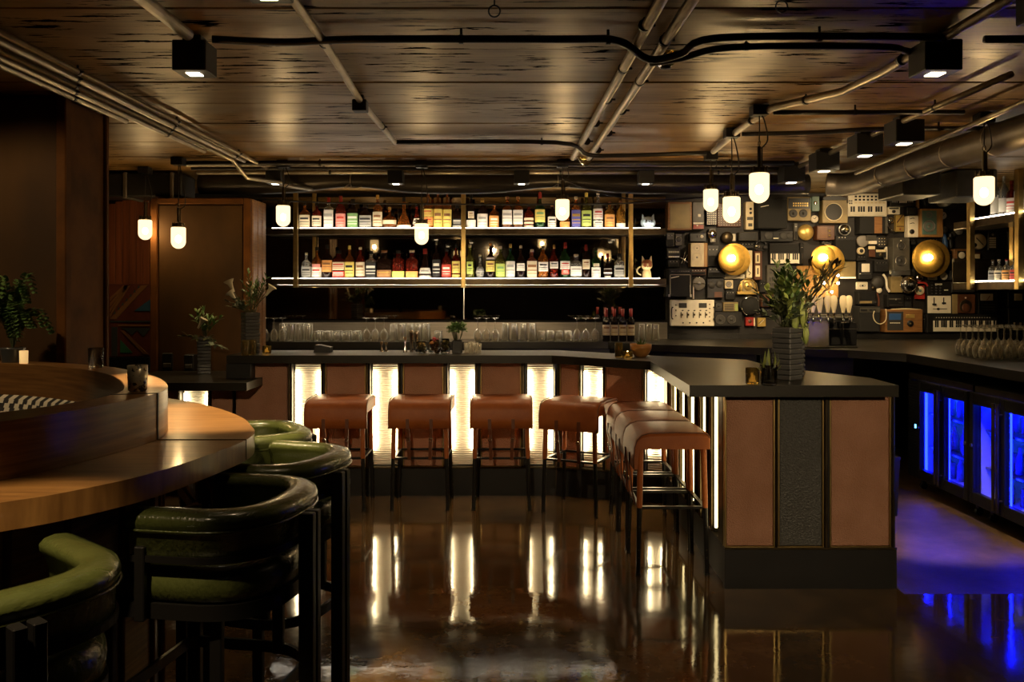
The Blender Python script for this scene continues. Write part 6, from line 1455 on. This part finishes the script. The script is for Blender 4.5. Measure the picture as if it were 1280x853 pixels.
shaker(514.5, 440.5, 6, 27, 'tall steel cocktail shaker beside the garnish jars, left one'); shaker(521, 440, 6, 26, 'tall steel cocktail shaker beside the garnish jars, right one')
def jar(px, py, w, hh, col, top, label, lumps):
    p = onbar(px, py); k = p.y/F; r = w*k/2; H = hh*k; t = thing('garnish_jar', label, 'jar', (p.x,p.y,CT))
    q = MB(); q.lathe([(r*.75,0),(r*.95,.01),(r,H*.4),(r*.85,H*.78),(r*.8,H),(r*.75,H),(r*.8,H*.76),(r*.93,H*.4),(r*.85,.015),(.0005,.012)], 18, caps=False); q.build('glass_jar', M['glass'], t)
    q = MB(); rs = random.Random(px)
    for i in range(lumps):
        a = rs.uniform(0,6.3); rr = r*.6*math.sqrt(rs.random()); z = .016+rs.random()*H*.68
        q.sphere((rr*math.cos(a),rr*math.sin(a),z), r*.26, 7, 5)
    o = q.build('garnish', M[col], t); o['kind'] = 'stuff'
    if top:
        q = MB()
        for i in range(14):
            a = rs.uniform(0,6.3); rr = r*.7*rs.random(); q.sphere((rr*math.cos(a),rr*math.sin(a),H*(.88+.2*rs.random())), r*.22, 7, 5)
        o = q.build('berries', M[top], t); o['kind'] = 'stuff'
M['lemon'] = mat('lemon_peel', (.75,.52,.16), .45); M['olives'] = mat('olive_garnish', (.38,.30,.07), .45); M['peel'] = mat('orange_peel', (.55,.20,.04), .5); M['berry'] = mat('red_berries', (.30,.015,.02), .35)
jar(526.5, 441, 15, 14, 'lemon', None, 'round glass jar of pale yellow lemon pieces on the bar', 40)
jar(543, 441.5, 15, 17, 'peel', 'berry', 'glass jar of orange peel heaped with dark red berries', 34)
jar(556.5, 441.5, 12.5, 18, 'olives', None, 'glass jar of yellow green olives beside the herb planter', 40)
for i, (x, y) in enumerate(((584,440.5),(588.5,441.5),(592.5,440),(596,441.5),(587,439))):
    p = onbar(x, y); put(me_up, 'shot_glass', (p.x+.004*i, p.y, CT), 'small clear shot glass right of the herbs, '+('leftmost in front','front middle','rear right','rightmost in front','rear left')[i], 'shot glass', 'shot glasses right of the herbs')
def bushy(t, c, rad, n, m, lw, ll, seed, zs=1.0, name='foliage', bend=.15):
    rs = random.Random(seed); q = MB(); c = Vector(c)
    for i in range(n):
        a = rs.uniform(0,2*PI); e = rs.uniform(-.35,1.0); d = Vector((math.cos(a)*math.cos(e),math.sin(a)*math.cos(e),math.sin(e)*zs))
        b = c+Vector((d.x*rad,d.y*rad,d.z*rad))*rs.uniform(.25,.95); leafmesh(q, b, b+(d+Vector((rs.uniform(-.5,.5),rs.uniform(-.5,.5),rs.uniform(-.3,.5)))).normalized()*ll*rs.uniform(.6,1.2), lw, bend, segs=3)
    o = q.build(name, M[m], t); o['kind'] = 'stuff'; return o
p = onbar(571.5, 441.5); k = p.y/F
t = thing('herb_planter', 'bushy green herb in a square glass planter on the bar', 'plant', (p.x,p.y,CT))
q = MB(); q.rbox(-6*k,6*k,-.038,.038,0,16*k,.004); q.build('planter', M['black'], t)
q = MB(); q.rbox(-5*k,5*k,-.03,.03,16*k-.006,16*k+.003,.002); q.build('soil', M['soil'], t)
bushy(t, (0,0,29*k), 13*k, 260, 'foliage', .010, .035, 3, .8)
q = MB(); rs = random.Random(8)
for i in range(20):
    x0 = rs.uniform(-5,5)*k; y0 = rs.uniform(-.03,.03); q.tube([(x0*.7,y0*.8,16*k),(x0*1.3,y0*1.2,24*k),(x0*1.6,y0*1.5,31*k)], .0018, 5)
o = q.build('stems', M['stem'], t); o['kind'] = 'stuff'

# ------------------------------------------------------------------ planted vases
def vase(t, w, H, turn):
    q = MB(); n = int(H/.026); T = Matrix.Rotation(turn,4,'Z')
    for i in range(n):
        z0 = H*i/n; z1 = H*(i+1)/n; o = .004*((i*37)%3-1)
        q.rbox(-w/2-o*.4, w/2+o*.3, -w/2-o*.5, w/2+o*.2, z0, z1-.0015, .004, T)
    q.build('ribbed_vase', M['ceramic'], t)
    q = MB(); q.rbox(-w/2+.012, w/2-.012, -w/2+.012, w/2-.012, H-.004, H+.002, .001, T); q.build('soil', M['soil'], t)
def spray(t, base, n, hmin, hmax, spread, lw, ll, m, seed, name='leaf_sprig', per=9, lean=(0,0)):
    "stems carrying pairs of leaves; every sprig is a part"
    rs = random.Random(seed)
    for i in range(n):
        a = rs.uniform(0,2*PI); s_ = spread*rs.uniform(.3,1); h = rs.uniform(hmin,hmax); b = Vector(base)+Vector((rs.uniform(-.02,.02),rs.uniform(-.02,.02),0))
        tip = b+Vector((math.cos(a)*s_+lean[0]*h, math.sin(a)*s_*.8+lean[1]*h, h)); mid = b.lerp(tip,.5)+Vector((0,0,h*.10))
        P = catmull([b,mid,tip],5); q = MB(); q.tube(P, .0022, 5, 0)
        for j in range(per):
            u_ = .25+.75*j/(per-1); f_ = u_*(len(P)-1); i0 = min(int(f_),len(P)-2); c = P[i0].lerp(P[i0+1], f_-i0); tg = (P[i0+1]-P[i0]).normalized()
            r_ = Vector((rs.uniform(-1,1),rs.uniform(-1,1),rs.uniform(-.2,.5))).normalized()
            leafmesh(q, c, c+(tg*.7+r_*.9).normalized()*ll*rs.uniform(.7,1.25)*(1.1-.4*u_), lw, .08, 1, 3)
        q.build(name, [M['stem'],M[m]], t)
# peninsula vase with tall foliage
p = onbar(984, 474.5); k = p.y/F
t = thing('vase_of_foliage', 'ribbed dark square vase with tall mixed foliage on the peninsula', 'plant', (p.x,p.y,CT))
Hv = .285; vase(t, .118, Hv, R(38))
spray(t, (0,0,Hv), 14, .18, .36, .12, .012, .085, 'foliage', 21)
spray(t, (-.02,0,Hv), 13, .06, .20, .16, .013, .07, 'greyleaf', 22, 'grey_sprig')
spray(t, (.04,0,Hv), 9, .22, .36, .13, .008, .10, 'rusleaf', 23, 'bronze_sprig', 10, (.38,0))
spray(t, (-.03,-.02,Hv), 9, .12, .30, .10, .018, .075, 'palegreen', 24, 'pale_sprig', 7)
spray(t, (.02,-.02,Hv), 7, .06, .16, .16, .012, .06, 'dkleaf', 25, 'dark_sprig')
for i, (x, y, h, m) in enumerate(((1003,405,34,'palegreen'),(1013,398,38,'palegreen'),(1017,418,26,'palegreen'),(1000,428,20,'palegreen'))):
    q = MB(); bx, bz = (x-982-14)*k*1.0, (478.5-y-16)*k
    for a in (0,1.3,2.6,3.9,5.2): leafmesh(q, (bx,-.03,bz), (bx+.02*math.cos(a),-.03+.02*math.sin(a),bz+h*k), .014, .2, 0, 5)
    q.tube([(0,0,Hv),(bx*.7,-.02,(Hv+bz)/2),(bx,-.03,bz)], .003, 5); q.build('pale_bud', M[m], t, label='pale green pointed flower bud')
# dark tall companion vase right behind
pp = onbar(996, 476); 
t = thing('square_vase', 'plain black square vase just right of the foliage vase on the peninsula', 'vase', (pp.x+.05,pp.y+.22,CT))
q = MB(); q.rbox(-.05,.05,-.05,.05,0,.26,.006); q.build('vase_body', M['black'], t)
q = MB()
for i in range(10): q.rbox(-.053,.053,-.053,.053,.012+i*.025,.028+i*.025,.003)
q.build('ribs', M['ceramic'], t)
# succulent in glass
p = onbar(961, 481.5); k = p.y/F
t = thing('succulent_glass', 'spiky pale succulent in a clear glass on the peninsula', 'plant', (p.x,p.y,CT))
q = MB(); q.lathe([(.036,0),(.042,.004),(.044,.105),(.041,.105),(.039,.008),(.0005,.007)], 20, caps=False); q.build('glass_cup', M['glass'], t)
q = MB(); q.lathe([(.037,.009),(.039,.06),(.0005,.062)], 16, caps=False); q.build('soil', M['soil'], t)
rs = random.Random(4)
for i in range(26):
    a = rs.uniform(0,6.28); e = rs.uniform(.25,1.45); L_ = rs.uniform(.07,.12); q = MB()
    leafmesh(q, (.01*math.cos(a),.01*math.sin(a),.065), (L_*math.cos(a)*math.cos(e)*.75,L_*math.sin(a)*math.cos(e)*.75,.075+L_*math.sin(e)), .0085, -.12); q.build('succulent_leaf', M['palegreen' if i % 3 else 'greyleaf'], t)
# vase at the left end of the bar
p = onbar(313, 441.5); k = p.y/F
t = thing('vase_of_foliage', 'ribbed dark square vase with ferny foliage at the left end of the bar', 'plant', (p.x,p.y,CT))
Hv = 51*k; vase(t, .115, Hv, R(35))
spray(t, (0,0,Hv), 10, .14, .32, .13, .008, .06, 'foliage', 31); spray(t, (.02,0,Hv), 9, .16, .34, .12, .006, .06, 'rusleaf', 32, 'bronze_sprig', 10, (.1,0))
spray(t, (0,-.02,Hv), 8, .02, .12, .16, .010, .055, 'dkleaf', 33, 'dark_sprig')
def lily(t, x, y, z, s, a):
    q = MB(); T = Matrix.Translation((x,y,z)) @ Matrix.Rotation(a,4,'Y')
    q.lathe([(.006*s,0),(.010*s,.03*s),(.016*s,.055*s),(.032*s,.075*s)], 12, T, caps=False); q.build('cream_flower', M['petal'], t, label='cream trumpet flower')
lily(t, -.12, -.03, Hv+.16, 1.3, R(-25)); lily(t, .13, -.03, Hv+.13, 1.2, R(35)); lily(t, -.09, -.05, Hv+.09, 1.2, R(-40))
for x in (-.12,.13,-.09):
    q = MB(); q.tube(catmull([(0,0,Hv),(x*.6,-.02,Hv+.08),(x,-.03,Hv+(.16 if x == -.12 else .13 if x > 0 else .09))],4), .003, 5); q.build('flower_stem', M['stem'], t)
# vase on the low ledge
LT = .921
p = onbar(255, 467, LT); k = p.y/F
t = thing('vase_of_foliage', 'small ribbed dark vase with drooping leaves on the low ledge', 'plant', (p.x,p.y,LT))
Hv = 46*k; vase(t, .105, Hv, R(20))
spray(t, (0,0,Hv), 7, .10, .27, .14, .012, .07, 'foliage', 41); spray(t, (0,-.02,Hv), 6, -.06, .10, .17, .013, .07, 'dkleaf', 42, 'dark_sprig'); spray(t, (.05,-.02,Hv-.02), 4, -.10, .06, .14, .010, .06, 'greyleaf', 43, 'grey_sprig')
lily(t, -.03, -.05, Hv+.07, 1.2, R(30)); 
# caddies on the low ledge
def caddy(px, py, w, hh, label, m='black'):
    p = onbar(px, py, LT); k = p.y/F; t = thing('ledge_caddy', label, 'caddy', (p.x,p.y,LT))
    q = MB(); q.rbox(-w*k/2,w*k/2,-.05,.05,0,hh*k,.006); q.build('caddy_body', M[m], t)
    q = MB(); q.rbox(-w*k/2+.012,w*k/2-.012,-.058,-.045,.02,hh*k*.4,.003); q.build('label_plate', M['greybox'], t)
caddy(212, 462, 13, 21, 'black caddy, leftmost on the low ledge'); caddy(226, 461.5, 9, 23, 'black caddy in the middle of three on the low ledge'); caddy(238.5, 463, 12, 20, 'black caddy with grey plate beside the ledge vase'); 

# ------------------------------------------------------------------ on the round booth rim
RT = D_T+.003
M['mercury'] = mat('mercury_glass', (.80,.70,.48), .25, .5, col2=(.06,.05,.035), scale=60, lo=.52, hi=.58)
p = onbar(172, 489, RT); k = p.y/F
t = thing('mercury_votive', 'mottled mercury glass votive on the lit rim of the booth', 'candle holder', (p.x,p.y,RT))
q = MB(); q.lathe([(.026,0),(.030,.004),(.0335,.088),(.031,.088),(.027,.008),(.0005,.007)], 20, caps=False); q.build('cup', M['mercury'], t)
p = onbar(124, 459, RT)
t = thing('clear_votive', 'clear ribbed glass tumbler farther back on the booth rim', 'glass', (p.x+.0,p.y-.03,RT))
q = MB(); q.lathe([(.026,0),(.030,.004),(.033,.088),(.030,.088),(.026,.012),(.0005,.011)], 16, caps=False); q.build('cup', M['glass'], t)
pf = Vector((-2.40, 4.10, RT))
t = thing('fern_pot', 'arching green fern in a dark pot at the far side of the booth', 'plant', (pf.x,pf.y,RT))
q = MB(); q.lathe([(.045,0),(.055,.06),(.058,.07),(.05,.07),(.001,.062)], 18, caps=False); q.build('pot', M['ceramic'], t)
rs = random.Random(9)
for i in range(40):
    a = rs.uniform(0,2*PI); L_ = rs.uniform(.2,.38); r_ = rs.uniform(.25,1.0)*L_*.85; h = math.sqrt(max(.002,L_*L_-r_*r_))
    dx, dy = math.cos(a)*.9, math.sin(a)*.28
    P = catmull([(0,0,.06),(dx*r_*.35,dy*r_*.35,.06+h*.75),(dx*r_*.75,dy*r_*.75,.06+h*1.0),(dx*r_*1.1,dy*r_*1.1,.06+h*.85-r_*.35)],6)
    q = MB(); q.tube(P, .0022, 5, 0)
    for j in range(3, len(P)-1):
        tg = (P[j+1]-P[j-1]).normalized(); s_ = tg.cross(Vector((0,0,1))); s_ = s_.normalized() if s_.length > .01 else Vector((1,0,0)); w_ = .040*math.sin(PI*(j-1)/(len(P)))
        for sg_ in (-1,1): leafmesh(q, P[j], P[j]+s_*sg_*w_+tg*.016, .010, 0, 1, 2)
    q.build('frond', [M['stem'],M['foliage']], t)
p = Vector((-2.30,4.02,RT))
t = thing('cream_candle', 'small cream glowing candle glass beside the fern', 'candle', tuple(p))
q = MB(); q.lathe([(.018,0),(.019,.06),(.0005,.06)], 14, caps=False); q.build('candle', M['wax'], t)
# a floor mat edge, bin and blocks behind the peninsula
t = thing('waste_bin', 'grey bin standing on the floor behind the peninsula', 'bin', (2.62,6.1,0))
q = MB(); q.lathe([(.13,0),(.15,.4),(.155,.4),(.155,.42),(.14,.42)], 4, Matrix.Rotation(PI/4,4,'Z'), smooth=False); q.build('bin_body', M['dkgrey'], t)
q = MB(); q.torus((0,0,.42), .10, .006, 'Z', 20, 6); q.build('rim', M['greybox'], t)
